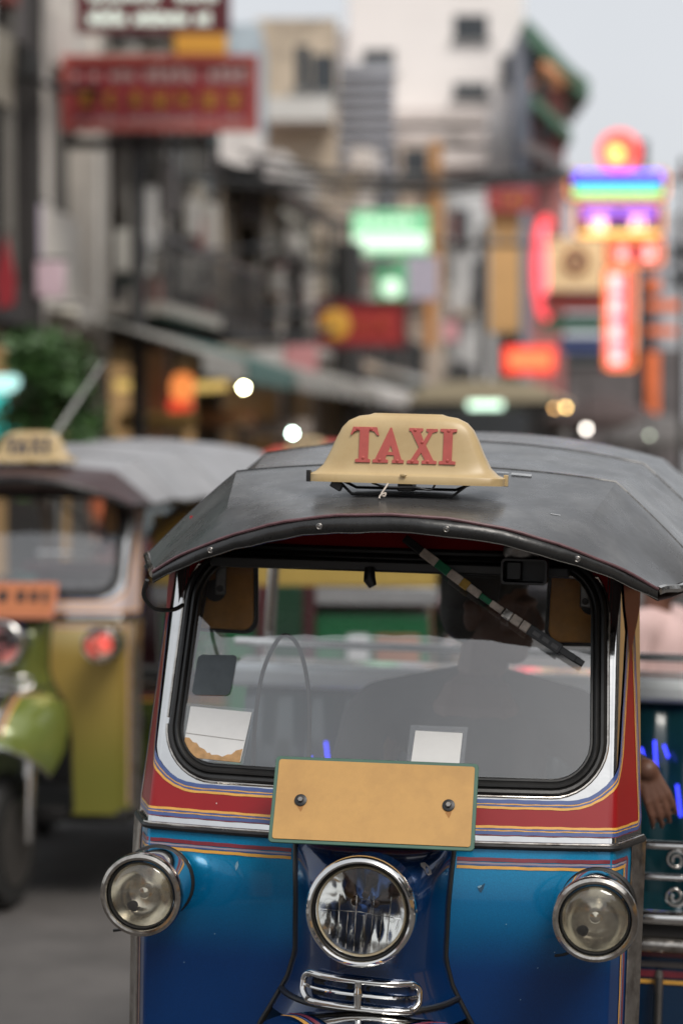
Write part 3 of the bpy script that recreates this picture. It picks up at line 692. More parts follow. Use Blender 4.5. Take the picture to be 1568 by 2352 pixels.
    for z, r in ((0.865, 0.018), (0.925, 0.016), (1.015, 0.008), (1.085, 0.010)):
        MB().tube([(-0.66, 0.90, z), (0.66, 0.90, z)] if z < 0.95 else [(0.40, 0.90, z), (0.66, 0.90, z)], r, 12).build('guard_rail', M_CHROME if z > 0.9 else M_OLDCHROME, root)
        if z > 0.95: MB().tube([(-0.66, 0.90, z), (-0.40, 0.90, z)], r, 12).build('guard_rail', M_CHROME, root)
    MB().span((-0.65, 0.905, 0.872), (0.65, 0.93, 0.915)).build('rail_backing', M_DARK, root)
    for sg in (-1, 1):
        for up in (1, -1):
            pts = []
            for k in range(26):
                t = k / 25; a = t * 1.6 * 2 * pi; r = lerp(0.024, 0.006, t)
                pts.append((sg * (0.545 + r * cos(a) * 1.0), 0.895, 1.015 + up * (0.040 + r * sin(a))))
            MB().tube([(sg * 0.60, 0.895, 1.015), (sg * 0.585, 0.895, 1.015 + up * 0.02)] + pts, 0.0042, 7).build('scroll', M_CHROME, root)
        MB().tube([(sg * 0.655, 0.90, 0.85), (sg * 0.655, 0.90, 1.10)], 0.009, 10).build('guard_post', M_CHROME, root)
        st = MB().tube([(sg * 0.515, 0.905, 0.80), (sg * 0.515, 0.890, 0.795), (sg * 0.515, 0.890, 0.66), (sg * 0.515, 0.905, 0.655)], 0.010, 8).build('grab_handle', M_STEEL, root)
        MB().tube([(sg * 0.61, 0.98, 0.84), (sg * 0.60, 0.96, 1.40), (RX + sg * 0.585, 0.93, 1.73)], 0.016, 12).build('roof_post', M_CHROME, root)
        MB().tube([(sg * 0.63, 2.20, 0.84), (RX + sg * 0.62, 2.20, 1.73)], 0.016, 12).build('roof_post', M_CHROME, root)
        MB().tube([(sg * 0.66, 1.3, 1.12), (sg * 0.66, 2.2, 1.12)], 0.012, 10).build('guard_rail', M_CHROME, root)
        # rear wheels and mudguards
        zz = sg * 0.62 * tan(roll)
        rw = MB().lathe([(0.12, -0.07), (0.20, -0.08), (0.255, -0.07), (0.272, -0.03), (0.272, 0.03), (0.255, 0.07), (0.20, 0.08), (0.12, 0.07)], (sg * 0.56, 1.75, 0.272 + zz), (1, 0, 0), 32, True).build('rear_wheel', M_TYRE, root)
        MB().lathe([(0.02, 0.075), (0.08, 0.07), (0.15, 0.078), (0.165, 0.082), (0.17, 0.075)], (sg * 0.56, 1.75, 0.272 + zz), (sg, 0, 0), 24, True).build('rim', M_STEEL, rw)
    # cowl sills, roof front posts behind the surround
    for sg in (-1, 1):
        MB().tube([(sg * 0.455, 0.16, 1.19), (sg * 0.43, 0.24, 1.45), (sg * 0.40, 0.33, 1.74)], 0.014, 10).build('pillar_tube', M_BLACKMETAL, root)
    # bench
    MB().span((-0.58, 1.45, 0.62), (0.58, 1.95, 0.82)).build('seat_cushion', P['seat'], root, bevel=0.04)
    bk = MB(); rows = []
    for i in range(61):
        x = -0.60 + 1.20 * i / 60; w_ = 0.016 * abs(sin(x * pi / 0.085))
        rows.append([(x, 1.80 - w_ * 0.4, 0.80), (x, 1.78 - w_, 0.95), (x, 1.80 - w_, 1.12), (x, 1.83 - w_, 1.27), (x, 1.87 - w_ * .5, 1.315), (x, 1.95, 1.32), (x, 1.98, 0.8)])
    bkr = bk.grid(rows).build('seat_backrest', P['seat'], root, angle=60)
    MB().span((-0.655, 1.80, 1.300), (0.655, 2.06, 1.362)).build('backrest_roll', P['seatroll'], root, bevel=0.022, bseg=4)
    MB().tube([(-0.68, 2.09, 1.395), (0.68, 2.09, 1.395)], 0.011, 12).build('backrest_rail', M_CHROME, root)
    if near:
        for k, (x, z0, z1) in enumerate(((0.455, 1.15, 1.19), (0.488, 1.08, 1.21), (0.512, 1.17, 1.20), (0.548, 1.02, 1.10), (-0.44, 1.02, 1.08), (-0.40, 1.06, 1.13), (-0.36, 1.10, 1.17), (-0.31, 1.13, 1.19), (-0.24, 1.15, 1.20))):
            MB().tube([(x, 1.755, z0), (x - 0.012, 1.765, z1)], 0.0035, 6).build('led_glint', M_LEDGLINT, bkr)  # glowing blue streaks stand in for LED light reflected on the pleats
    # front fork and wheel
    fw = MB().lathe([(0.14, -0.045), (0.21, -0.055), (0.262, -0.045), (0.285, -0.015), (0.285, 0.015), (0.262, 0.045), (0.21, 0.055), (0.14, 0.045)], (0, -0.17, 0.285), (1, 0, 0), 36, True).build('front_wheel', M_TYRE, root)
    for sg in (-1, 1):
        MB().lathe([(0.03, 0.05), (0.05, 0.052), (0.10, 0.046), (0.165, 0.058), (0.185, 0.056)], (0, -0.17, 0.285), (sg, 0, 0), 28, True).build('rim', P['rim'], fw)
        MB().tube([(sg * 0.10, -0.10, 0.80), (sg * 0.10, -0.15, 0.50), (sg * 0.10, -0.17, 0.285)], [0.026, 0.026, 0.019], 14).build('fork_leg', M_CHROME, root)
    # ---------------- windscreen wiper
    def wp(t, lift=0.022):
        x = lerp(0.020, 0.372, t); z = lerp(1.772, 1.545, t) - 0.006 * sin(t * pi)
        return Vector(cowl(x, z, lift))
    def wbox(mb, t0, t1, w, h, lift):
        a, b = wp(t0, lift), wp(t1, lift); d = (b - a); l = d.length; d.normalize()
        n_ = Vector((0, -0.94, 0.34)); s_ = d.cross(n_).normalized(); n_ = s_.cross(d)
        R = Matrix((d, s_, n_)).transposed()
        mb.box((a + b) / 2, (l, w * 1.05, h), R)
    wm = MB(); wbox(wm, 0.03, 0.60, 0.009, 0.006, 0.020); wip = wm.build('wiper', M_BLACKMETAL, root, bevel=0.001)
    segs = [(0.0, 0.10, 0.015, M_BLACKMETAL, 'arm_knuckle'), (0.10, 0.185, 0.0165, M_TAPE, 'tape'), (0.185, 0.255, 0.0165, M_GREENTAPE, 'tape'), (0.255, 0.325, 0.0165, M_TAPE, 'tape'),
            (0.325, 0.365, 0.017, M_YELTAPE, 'tape'), (0.365, 0.430, 0.014, M_TAPE, 'tape'), (0.432, 0.490, 0.010, M_GREENTAPE, 'tape'), (0.490, 0.555, 0.012, M_TAPE, 'tape'),
            (0.560, 0.605, 0.017, M_OLDCHROME, 'blade_clip'), (0.608, 0.655, 0.017, M_TAPE, 'blade_clip'), (0.66, 0.70, 0.018, M_TAPE, 'blade_clip')]
    if near:
        for a, b, w_, m_, n_ in segs:
            q = MB(); wbox(q, a, b, w_, 0.010, 0.021); q.build(n_, m_, wip, bevel=0.0015)
    q = MB(); wbox(q, 0.70, 0.875, 0.020, 0.006, 0.020); q.build('blade_bracket', M_BLACKMETAL, wip, bevel=0.001)
    if near:
        for a in (0.725, 0.775, 0.825):
            q = MB(); wbox(q, a, a + 0.036, 0.008, 0.002, 0.0236); q.build('bracket_slot', mat('slot_grey', (0.12, 0.12, 0.12), 0.5), wip, bevel=0.0006)  # grey pieces laid on the bracket mark its slots
    q = MB(); wbox(q, 0.87, 0.975, 0.013, 0.008, 0.017); wbox(q, 0.955, 1.0, 0.011, 0.011, 0.017); q.build('blade_end', M_RUBBER, wip, bevel=0.0015)
    q = MB(); wbox(q, 0.42, 0.99, 0.005, 0.016, 0.008); q.build('blade_rubber', M_RUBBER, wip)
    # ---------------- mirrors behind the corners of the glass
    for sg in (-1, 1):
        mx_, my_, mz_ = 0.372 * sg + (0.0 if sg < 0 else -0.01), 0.31, 1.648
        fn = lambda p, t: (mx_ + p[0], my_ + t + p[0] * 0.25 * sg, mz_ + p[1])
        mo = MB().prism(rrect(0.082, 0.078, -0.082, 0.10, 0.03, 0.03, 6), fn, 0.020).build('mirror', M_RUBBER, root, bevel=0.006)
        fn2 = lambda p, t: (mx_ + p[0], my_ - 0.003 + t + p[0] * 0.25 * sg, mz_ + p[1])
        MB().prism(rrect(0.074, 0.070, -0.074, 0.092, 0.025, 0.025, 6), fn2, 0.006).build('mirror_back', M_AMBER, mo, bevel=0.004)
        MB().span((mx_ - sg * 0.004 - 0.011, my_ - 0.014, mz_ - 0.005), (mx_ - sg * 0.004 + 0.011, my_ - 0.008, mz_ + 0.12)).build('mirror_bracket', M_STEEL, mo, bevel=0.003)
        MB().lathe([(0.022, -0.002), (0.022, 0.004), (0.018, 0.006), (0.002, 0.006)], (mx_ + sg * 0.008, my_ - 0.004, mz_ + 0.003), (0, -1, 0), 20, True).build('mirror_joint', M_BLACKMETAL, mo)
        MB().lathe([(0.007, 0.008), (0.007, 0.016), (0.001, 0.017)], (mx_ - sg * 0.004, my_ - 0.004, mz_ + 0.008), (0, -1, 0), 12, True).build('mirror_bolt', M_BLACKMETAL, mo)
    if near:
        # ---------------- horn box under the visor
        hb = MB(); c0 = (0.253, 0.06, 1.722); hw, hh, dp, t = 0.043, 0.024, 0.07, 0.004
        outp = rrect(hw, hw, -hh, hh, 0.008, 0.008, 4); inp = rrect(hw - t, hw - t, -hh + t, hh - t, 0.006, 0.006, 4)
        rws = [[(c0[0] + p[0], c0[1] + y, c0[2] + p[1]) for p in pp] for pp, y in ((outp, dp), (outp, 0.0), (inp, 0.0), (inp, dp - 0.01))]
        hb.grid(rws, True, True); hb = hb.build('horn_box', M_BLACKMETAL, root)
        MB().span((c0[0] - 0.036, c0[1] + 0.03, c0[2] - 0.018), (c0[0] - 0.006, c0[1] + 0.05, c0[2] + 0.018)).build('horn_diaphragm', M_BLACKMETAL, hb, bevel=0.003)
        MB().lathe([(0.030, -0.010), (0.034, -0.004), (0.034, 0.010), (0.026, 0.014), (0.01, 0.016)], (c0[0] - 0.008, c0[1] + 0.035, c0[2] + 0.034), (0, 0, 1), 24, True).build('horn_disc', M_STEEL, hb)
        # rear-view stalk at the top of the glass
        MB().span((-0.37, upperY(1.712) - 0.006, 1.706), (0.33, upperY(1.712) + 0.020, 1.727)).build('inner_header_bar', M_RUBBER, root, bevel=0.004)
        stalk = MB().tube([cowl(-0.045, 1.712, 0.012), cowl(-0.043, 1.69, 0.014), cowl(-0.036, 1.678, 0.010)], [0.010, 0.012, 0.008], 10).build('wiper_motor_cap', M_RUBBER, root)
        # wires
        MB().tube(catmull([cowl(-0.245, 1.30, -0.02), cowl(-0.252, 1.40, -0.022), cowl(-0.246, 1.50, -0.02), cowl(-0.222, 1.565, -0.02), cowl(-0.198, 1.575, -0.02), cowl(-0.172, 1.545, -0.02), cowl(-0.150, 1.47, -0.02), cowl(-0.140, 1.36, -0.02), cowl(-0.137, 1.30, -0.02)], 8), 0.0042, 8).build('cable_loop', M_RUBBER, root)
        MB().tube(catmull([(-0.436, -0.06, 1.690), (-0.446, -0.04, 1.660), (-0.440, 0.02, 1.632), (-0.42, 0.09, 1.625), (-0.408, 0.13, 1.632)], 7), 0.0042, 8).build('roof_cable', M_RUBBER, root)
        # papers and a dark square stuck to the glass
        def sheet(nm, pts, m_, off, par=pane):
            # pts: quad (s, z) corners; subdivided
            rows = []
            for i in range(9):
                row = []
                for j in range(9):
                    a = [lerp(pts[0][k], pts[1][k], j / 8) for k in (0, 1)]; b = [lerp(pts[3][k], pts[2][k], j / 8) for k in (0, 1)]
                    row.append(cowl(lerp(a[0], b[0], i / 8), lerp(a[1], b[1], i / 8), off))
                rows.append(row)
            return MB().grid(rows).build(nm, m_, par)
        clear = glass('sticky_film', (0.86, 0.87, 0.88), 0.08, 0.12, 0.06)
        sheet('tape_film', [(-0.3900, 1.441), (-0.2500, 1.438), (-0.2630, 1.335), (-0.3930, 1.338)], clear, 0.0012)
        sheet('permit_paper', [(-0.3800, 1.436), (-0.2550, 1.432), (-0.2690, 1.340), (-0.3880, 1.344)], M_PAPER, 0.0020)
        def torn(pts, off, nm, m_):
            mb_ = MB(); mb_.v = [cowl(s, z, off) for s, z in pts]; mb_.f = [tuple(range(len(pts)))]; return mb_.build(nm, m_, pane, smooth=False)
        torn([(-0.3885, 1.3425), (-0.3850, 1.378), (-0.3760, 1.3775), (-0.3680, 1.370), (-0.3600, 1.369), (-0.3540, 1.362), (-0.3430, 1.358), (-0.3370, 1.352), (-0.3320, 1.353), (-0.3280, 1.349), (-0.3160, 1.350), (-0.3060, 1.347), (-0.2960, 1.352), (-0.2880, 1.3525), (-0.2800, 1.360), (-0.2670, 1.364), (-0.2700, 1.3385), (-0.3280, 1.3405)], 0.0026, 'torn_paper', M_BROWNPAPER)
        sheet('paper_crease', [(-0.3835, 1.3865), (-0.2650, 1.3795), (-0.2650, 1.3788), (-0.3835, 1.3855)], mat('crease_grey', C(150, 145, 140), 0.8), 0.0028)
        sheet('tape_film', [(0.054, 1.423), (0.162, 1.423), (0.158, 1.328), (0.050, 1.330)], clear, 0.0012)
        sheet('permit_paper', [(0.064, 1.4135), (0.153, 1.412), (0.149, 1.333), (0.058, 1.336)], M_PAPER, 0.0020)
        fn = lambda p, t: cowl(-0.338 + p[0] + p[1] * 0.10, 1.497 + p[1] + p[0] * 0.04, 0.0022 - t)
        MB().prism(rrect(0.039, 0.040, -0.038, 0.038, 0.009, 0.009, 5), fn, 0.0015).build('dark_sticker', mat('charcoal_sticker', C(72, 80, 84), 0.35, var=0.25, vscale=18), pane, smooth=False)
        # chips and scratches in the paint, plus the painted shade of a dent
        chip = mat('chipped_paint', C(150, 145, 142), 0.7, var=0.2, vscale=80)
        def markat(pts, fn_, m_=chip, off=0.0012):
            mb_ = MB(); mb_.v = [fn_(a, b, off) for a, b in pts]; mb_.f = [tuple(range(len(pts)))]; mb_.build('chip_or_dent_shade', m_, root, smooth=False)
        nfn = lambda a, b, o: nose(a, b, 0.0015)
        markat([(0.088, 1.186), (0.096, 1.187), (0.104, 1.181), (0.110, 1.173), (0.112, 1.167), (0.106, 1.165), (0.101, 1.170), (0.096, 1.177), (0.090, 1.181)], nfn)
        dull = mat('pale_scratch', C(120, 160, 180), 0.6, var=0.2, vscale=50)
        markat([(-0.262, 1.156), (-0.259, 1.160), (-0.257, 1.152), (-0.259, 1.146), (-0.262, 1.141), (-0.2635, 1.149)], lower, dull)
        markat([(0.196, 1.137), (0.204, 1.140), (0.210, 1.144), (0.207, 1.133), (0.203, 1.126), (0.199, 1.130)], lower, mat('dent_shadow', C(30, 70, 95), 0.5, var=0.2, vscale=50))  # darker blue patch paints the shade inside a dent
        markat([(0.196, 1.1375), (0.204, 1.1405), (0.203, 1.137), (0.198, 1.134)], lower, dull, 0.0016)
        for a, b in ((-0.30, 1.02), (-0.36, 0.96), (0.25, 1.07), (0.31, 0.99), (0.34, 1.02), (0.28, 0.93), (-0.31, 1.262), (0.13, 0.985)):
            markat([(a, b), (a + 0.002, b + 0.001), (a + 0.0022, b - 0.001), (a + 0.0005, b - 0.0016)], lower if b < 1.2 else cowl, dull if b < 1.2 else M_PAPER, 0.0026)
    return root

# ------------------------------------------------------------------ the road
U = radians(7.35)                          # the street runs this far to the right of the lens axis
M_ASPHALT = mat('asphalt', (0.085, 0.078, 0.074), 0.78, var=0.3, vscale=1.4, bump=0.35, bscale=120, dirt=(0.045, 0.042, 0.04), dscale=0.9, damt=0.75)
tag(MB().grid([[(-400, -300, 0), (400, -300, 0)], [(-400, 900, 0), (400, 900, 0)]]).build('ground', M_ASPHALT), kind='structure')

red_pal = mat('red_body_paint', C(146, 22, 27), 0.34, 0.0, 0.18, spec=0.35, var=0.08, vscale=5, bump=0.012, bscale=9)
BLUE = dict(
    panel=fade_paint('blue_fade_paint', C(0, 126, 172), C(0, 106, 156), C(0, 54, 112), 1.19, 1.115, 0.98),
    nose=mat('navy_paint', C(4, 44, 88), 0.2, 0.35, 0.9, var=0.12, vscale=6, bump=0.012, bscale=12),
    fender=mat('mudguard_blue_paint', C(4, 50, 98), 0.22, 0.35, 0.9, var=0.12, vscale=6, bump=0.012, bscale=12),
    red=red_pal, stripe=M_BLU, lens=M_SMOKELENS, bulb=M_DULLREFL, bucket=mat('navy_paint', C(8, 42, 98)),
    plate=mat('yellow_plate', C(190, 146, 82), 0.5, var=0.05, vscale=30, dirt=C(158, 118, 66), dscale=9, damt=0.35),
    plate_rim=mat('green_plate_rim', C(62, 98, 82), 0.45, coat=0.2, var=0.12, vscale=20),
    roof=M_VINYL, lining=mat('maroon_lining', (0.02, 0.006, 0.006), 0.6, var=0.2), sign=M_CREAM,
    letter=mat('red_letters', C(180, 84, 76), 0.5, var=0.1, vscale=40), tub=mat('tub_blue', C(8, 46, 78), 0.25, 0.3, 0.6, var=0.1),
    seat=mat('teal_vinyl', (0.006, 0.035, 0.045), 0.18, coat=0.4, var=0.3, vscale=5), seatroll=mat('sky_sheen_roll', C(226, 232, 234), 0.2, coat=0.8, var=0.08),  # the roll's pale colour paints in sky reflected on its glossy top
    rim=M_STEEL)
GREEN = dict(BLUE)
GREEN.update(
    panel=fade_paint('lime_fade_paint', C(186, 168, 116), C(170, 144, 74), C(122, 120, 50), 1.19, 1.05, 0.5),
    nose=mat('lime_paint', C(100, 108, 50), 0.25, 0.2, 0.8, var=0.12), fender=mat('lime_mudguard_paint', C(112, 124, 60), 0.25, 0.2, 0.8, var=0.12),
    red=mat('pink_cream_paint', C(196, 176, 172), 0.3, 0.1, 0.7, var=0.1), stripe=M_YEL, lens=M_SMOKELENS,
    bulb=lamp('red_reflection_bulb', (1.0, 0.12, 0.10), 0.9), hlens=glass('red_reflection_glass', (1.0, 0.55, 0.52), 0.03, 0.02, 0.02), plate=mat('orange_plate', C(180, 108, 66), 0.45, var=0.1), plate_rim=mat('pink_plate_rim', C(190, 120, 100), 0.5),  # red bulb glow and lens tint stand in for reflected street lights
    roof=mat('grey_vinyl', (0.27, 0.27, 0.28), 0.4, var=0.2, vscale=4), visor=mat('brown_visor_vinyl', C(62, 44, 44), 0.4, var=0.2), lining=mat('maroon_lining2', (0.05, 0.02, 0.018), 0.6),
    letter=mat('navy_letters', C(42, 52, 78), 0.5), tub=mat('tub_green', C(60, 70, 30), 0.3, 0.2, 0.5), seat=mat('maroon_vinyl', C(70, 24, 28), 0.3, var=0.2),
    seatroll=mat('maroon_roll', C(90, 30, 36), 0.3))
REDP = dict(GREEN); REDP.update(panel=mat('red_panel_paint', C(150, 40, 36), 0.3, 0.1, 0.7), nose=mat('red_panel_paint', C(150, 40, 36)), fender=mat('red_panel_paint', C(150, 40, 36)),
    roof=mat('red_canvas', C(206, 74, 58), 0.6, var=0.15), lens=M_SMOKELENS, bulb=M_DULLREFL)

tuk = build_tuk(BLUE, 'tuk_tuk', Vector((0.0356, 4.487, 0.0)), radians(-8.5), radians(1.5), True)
tag(tuk, 'blue and red tuk-tuk with black canopy and cream TAXI roof sign', 'tuk-tuk')
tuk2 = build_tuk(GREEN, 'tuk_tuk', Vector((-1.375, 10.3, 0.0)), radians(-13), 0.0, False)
tag(tuk2, 'lime green and yellow tuk-tuk with grey canopy and orange number plate', 'tuk-tuk')
tuk3 = build_tuk(REDP, 'tuk_tuk', Vector((-0.30, 18.0, 0.0)), radians(-8.5), 0.0, False)
tag(tuk3, 'tuk-tuk with red canopy behind the other two', 'tuk-tuk')

# ------------------------------------------------------------------ the street: pavement and shophouses
LAT = 7.0                                    # facades on the left stand this far from the lens axis of the street
def street(a, lat, z=0.0):
    """point a metres along the street and lat metres to its right (left is negative)"""
    return Vector((a * sin(U) + lat * cos(U), a * cos(U) - lat * sin(U), z))
M_PAVE = mat('pavement_concrete', (0.20, 0.19, 0.18), 0.8, var=0.2, vscale=2, bump=0.2, bscale=40)
for nm, l0, l1 in (('pavement_left', -LAT - 0.2, -4.9), ('pavement_right', 12.4, 15.2)):
    b = MB(); p = []
    for a in (-60, 160): p.append([street(a, l0, 0.0), street(a, l0, 0.14), street(a, l1, 0.14), street(a, l1 , 0.0)])
    b.grid(p); tag(b.build(nm, M_PAVE, smooth=False), kind='structure')

M_WIN = mat('dark_window_glass', (0.03, 0.035, 0.04), 0.12, var=0.3, vscale=2, spec=0.6)
M_FRAME = mat('window_frame_grey', C(120, 120, 118), 0.5, var=0.15)
M_SHUT = mat('dark_shutter', C(70, 66, 62), 0.6, var=0.25, vscale=3)
M_SHOPDARK = mat('shop_interior', C(48, 40, 36), 0.8, var=0.4, vscale=2)
M_AC = mat('aircon_casing', C(176, 174, 168), 0.5, var=0.1)
M_RAIL = mat('balcony_rail_metal', C(60, 60, 60), 0.5, 0.3, var=0.2)
def wallmat(n, c): return mat('plaster_' + n, C(*c), 0.85, var=0.12, vscale=0.8, dirt=C(*(int(v * 0.45) for v in c)), dscale=0.7, damt=0.55, bump=0.1, bscale=8)
def shophouse(a, L, floors, wall, trim, label, side=-1, depth=9.0, bays=2, awning=None, shutters=False, balcony=(1,), ac=0, lit=None, roof='flat', fh=3.4, win_h=1.7, lat=None, shift=0.0, group='shophouses along the left side of the street', cols=True, far=False):
    root = empty('shophouse')
    if side < 0:
        lt = -(LAT if lat is None else lat); root.matrix_world = Matrix.Translation(street(a, lt)) @ Matrix.Rotation(pi / 2 - U, 4, 'Z')
    else:
        root.matrix_world = Matrix.Translation(street(a + L, 15.0 if lat is None else lat)) @ Matrix.Rotation(-pi / 2 - U, 4, 'Z')
    H = 3.6 + fh * floors
    w = MB()
    w.span((0.02, 0.35, 3.3), (L - 0.02, depth, H))          # body behind the facade
    w.span((0.02, 2.2, 0.0), (L - 0.02, depth, 3.3))
    w.span((0.0, 0.0, 3.3), (L, 0.35, 3.75))                 # beam over the shop
    for f in range(1, floors + 1):
        z = 3.6 + fh * f; w.span((0.0, 0.0, z - 0.55), (L, 0.352, z + 0.05))
    w.build('wall', wall, root, smooth=False)
    if cols:
        for x in (0.0, L - 0.32):
            MB().span((x, -0.06, 0.0), (x + 0.32, 0.30, H + (0.3 if roof == 'flat' else 0))).build('pier', trim, root, smooth=False)
    bw = (L - 0.7) / bays
    for f in range(floors):
        z0 = 3.75 + fh * f; 
        for k in range(bays):
            x0 = 0.36 + bw * k; x1 = x0 + bw - 0.10
            MB().span((x0 - 0.12, 0.05, z0), (x0 - 0.002, 0.34, z0 + fh - 0.7)).build('mullion', trim, root, smooth=False)
            wz = z0 + (fh - 0.7 - win_h) * 0.55
            MB().span((x0, 0.12, z0), (x1, 0.34, wz)).build('apron', wall, root, smooth=False)
            wn = MB().span((x0, 0.26, wz), (x1, 0.345, z0 + fh - 0.7)).build('window', M_SHUT if shutters and (k + f) % 2 == 0 else M_WIN, root, smooth=False)
            if not far:
                MB().span((x0, 0.20, wz), (x1, 0.255, wz + 0.07)).build('sill', trim, wn, smooth=False)
                MB().span(((x0 + x1) / 2 - 0.03, 0.21, wz + 0.07), ((x0 + x1) / 2 + 0.03, 0.255, z0 + fh - 0.7)).build('frame', M_FRAME, wn, smooth=False)
        if f in balcony or (f == 0 and 0 in balcony):
            s = MB().span((0.1, -0.85, z0 - 0.12), (L - 0.1, -0.062, z0 + 0.03)).build('balcony_slab', trim, root, smooth=False)
            b = MB()
            b.span((0.1, -0.84, z0 + 0.85), (L - 0.1, -0.79, z0 + 0.92))
            for k in range(int(L / 0.28)): b.span((0.15 + k * 0.28, -0.83, z0 + 0.03), (0.19 + k * 0.28, -0.80, z0 + 0.85))
            b.build('balcony_rail', M_RAIL, s, smooth=False)
    if roof == 'flat':
        MB().span((-0.05, -0.12, H + 0.051), (L + 0.05, 0.5, H + 0.55)).build('parapet', trim, root, smooth=False)
    else:
        r = MB(); t = [[(-0.2, -1.1, H - 0.35), (L + 0.2, -1.1, H - 0.35)], [(-0.2, depth / 2, H + 1.9), (L + 0.2, depth / 2, H + 1.9)], [(-0.2, depth + 0.3, H), (L + 0.2, depth + 0.3, H)]]
        r.grid(t); r.grid([[(p[0], p[1], p[2] - 0.16) for p in q] for q in t]); r.grid([[(-0.2, -1.1, H - 0.35), (L + 0.2, -1.1, H - 0.35)], [(-0.2, -1.1, H - 0.51), (L + 0.2, -1.1, H - 0.51)]])
        r.build('roof', mat('old_roof_sheet', C(92, 84, 80), 0.7, var=0.3, vscale=2), root, smooth=False)
    # shop front: opening, back wall of the shop, counter
    sh = MB().span((0.3, 1.9, 0.14), (L - 0.3, 2.19, 3.3)).build('shop_front', lit if lit else M_SHOPDARK, root, smooth=False)
    if awning:
        aw = MB(); n = 8
        aw.grid([[(lerp(0.05, L - 0.05, k / n), -0.07, 3.55) for k in range(n + 1)], [(lerp(0.05, L - 0.05, k / n), -1.0, 3.32) for k in range(n + 1)], [(lerp(0.05, L - 0.05, k / n), -1.9, 3.02) for k in range(n + 1)], [(lerp(0.05, L - 0.05, k / n), -1.92, 2.78 - 0.05 * (k % 2)) for k in range(n + 1)]])
        o = aw.build('awning', awning, root, smooth=False); sd = o.modifiers.new('thickness', 'SOLIDIFY'); sd.thickness = 0.03
    for k in range(ac):
        x = 0.5 + (k * 1.37) % (L - 1.3); z = 4.0 + fh * (k % floors) + 0.2
        u_ = MB().span((x, -0.42, z), (x + 0.8, -0.07, z + 0.55)).build('air_conditioner', M_AC, root, bevel=0.02)
        MB().lathe([(0.21, 0.0), (0.21, 0.012), (0.03, 0.014)], (x + 0.3, -0.421, z + 0.275), (0, -1, 0), 20, True).build('fan_grille', M_BLACKMETAL, u_)
    if not far and bays > 1:                     # things fixed to the facade
        rnd = random.Random(int(a * 10))
        for k in range(7 + 3 * floors):
            x = rnd.uniform(0.4, L - 1.0); z = rnd.uniform(3.7, H - 0.8); w_, h_ = rnd.uniform(0.25, 0.9), rnd.uniform(0.3, 1.1); y = rnd.uniform(-0.5, -0.1)
            MB().span((x, y, z), (x + w_, y + 0.16, z + h_)).build(rnd.choice(('wall_box', 'wall_panel', 'hung_cloth')), mat('facade_' + str(k % 7), ((.02, .02, .02), (.45, .43, .40), (.10, .09, .09), (.60, .58, .56), (.22, .07, .06), (.05, .08, .08), (.30, .27, .22))[k % 7], 0.7, var=0.2), root, bevel=0.02)
        for k in range(3):
            x = rnd.uniform(0.3, L - 0.3); MB().tube([(x, -0.10, 3.6), (x, -0.10, H)], 0.05, 8).build('downpipe', mat('pipe_grey', C(110, 106, 100), 0.6), root)
    tag(root, label, 'building', group)
    return root
W_GREY = wallmat('grey', (170, 164, 156)); W_DARK = wallmat('dark', (60, 57, 56)); W_BEIGE = wallmat('beige', (192, 176, 156)); W_WHITE = wallmat('white', (214, 208, 204))
W_PINK = wallmat('pink', (196, 168, 158)); W_TEAL = wallmat('teal', (72, 104, 96)); W_CON = mat('plaster_concrete', C(214, 208, 200), 0.85, var=0.12, vscale=0.8, dirt=C(130, 124, 116), dscale=0.7, damt=0.35); W_BLUEG = wallmat('bluegrey', (140, 146, 148))
AW_GREY = mat('grey_awning', C(150, 148, 142), 0.7, var=0.15); AW_PURP = mat('purple_awning', C(96, 62, 76), 0.7, var=0.15); AW_GREEN = mat('green_awning', C(70, 104, 98), 0.7, var=0.15); AW_WHITE = mat('white_awning', C(196, 194, 190), 0.7, var=0.1)
WARM = mat('lit_shop_wall', C(120, 84, 50), 0.8, var=0.5, vscale=1.2, emit=(1.0, 0.62, 0.28), est=0.22)
Y_A = lambda d: d / cos(U)                     # roughly: depth -> along the street
shophouse(17.5, 4.6, 2, W_TEAL, W_DARK, 'dark teal shophouse nearest the left edge of the street', awning=None, ac=2, balcony=())
shophouse(22.2, 4.9, 3, W_DARK, W_DARK, 'blackened shophouse with dark piers at the far left', awning=None, shutters=True, balcony=())
shophouse(27.2, 2.9, 3, W_CON, W_CON, 'pale concrete shophouse behind the large red sign', awning=AW_GREY, bays=1, balcony=(), win_h=0.9)
shophouse(30.2, 4.2, 2, W_DARK, W_GREY, 'dark grey shophouse with deep shaded balcony beside the concrete one', awning=AW_GREEN, balcony=(0, 1), shutters=True, roof='eave', lit=WARM, ac=2, fh=3.2)
shophouse(34.5, 4.0, 2, W_BLUEG, W_DARK, 'weathered blue-grey shophouse with metal balcony rails', awning=AW_GREY, balcony=(0,), shutters=True, lit=WARM, fh=2.9, ac=1)
shophouse(38.6, 6.2, 1, W_BEIGE, W_BEIGE, 'low two-storey beige shophouse with columns and sloping eave', awning=AW_GREY, balcony=(), roof='eave', bays=3, lit=WARM, fh=2.9)
shophouse(44.9, 4.4, 1, W_GREY, W_WHITE, 'low grey shophouse next to the beige columned one', awning=AW_WHITE, balcony=(0,), bays=2, lit=WARM, fh=3.3)
shophouse(49.4, 5.0, 1, W_BEIGE, W_BEIGE, 'low beige shophouse with a white awning', awning=AW_WHITE, balcony=(0,), bays=2, ac=3, fh=3.3)
shophouse(54.5, 5.2, 1, W_PINK, W_GREY, 'pinkish two-storey shophouse with dark window openings', awning=AW_GREY, bays=2, ac=3, balcony=(0,))
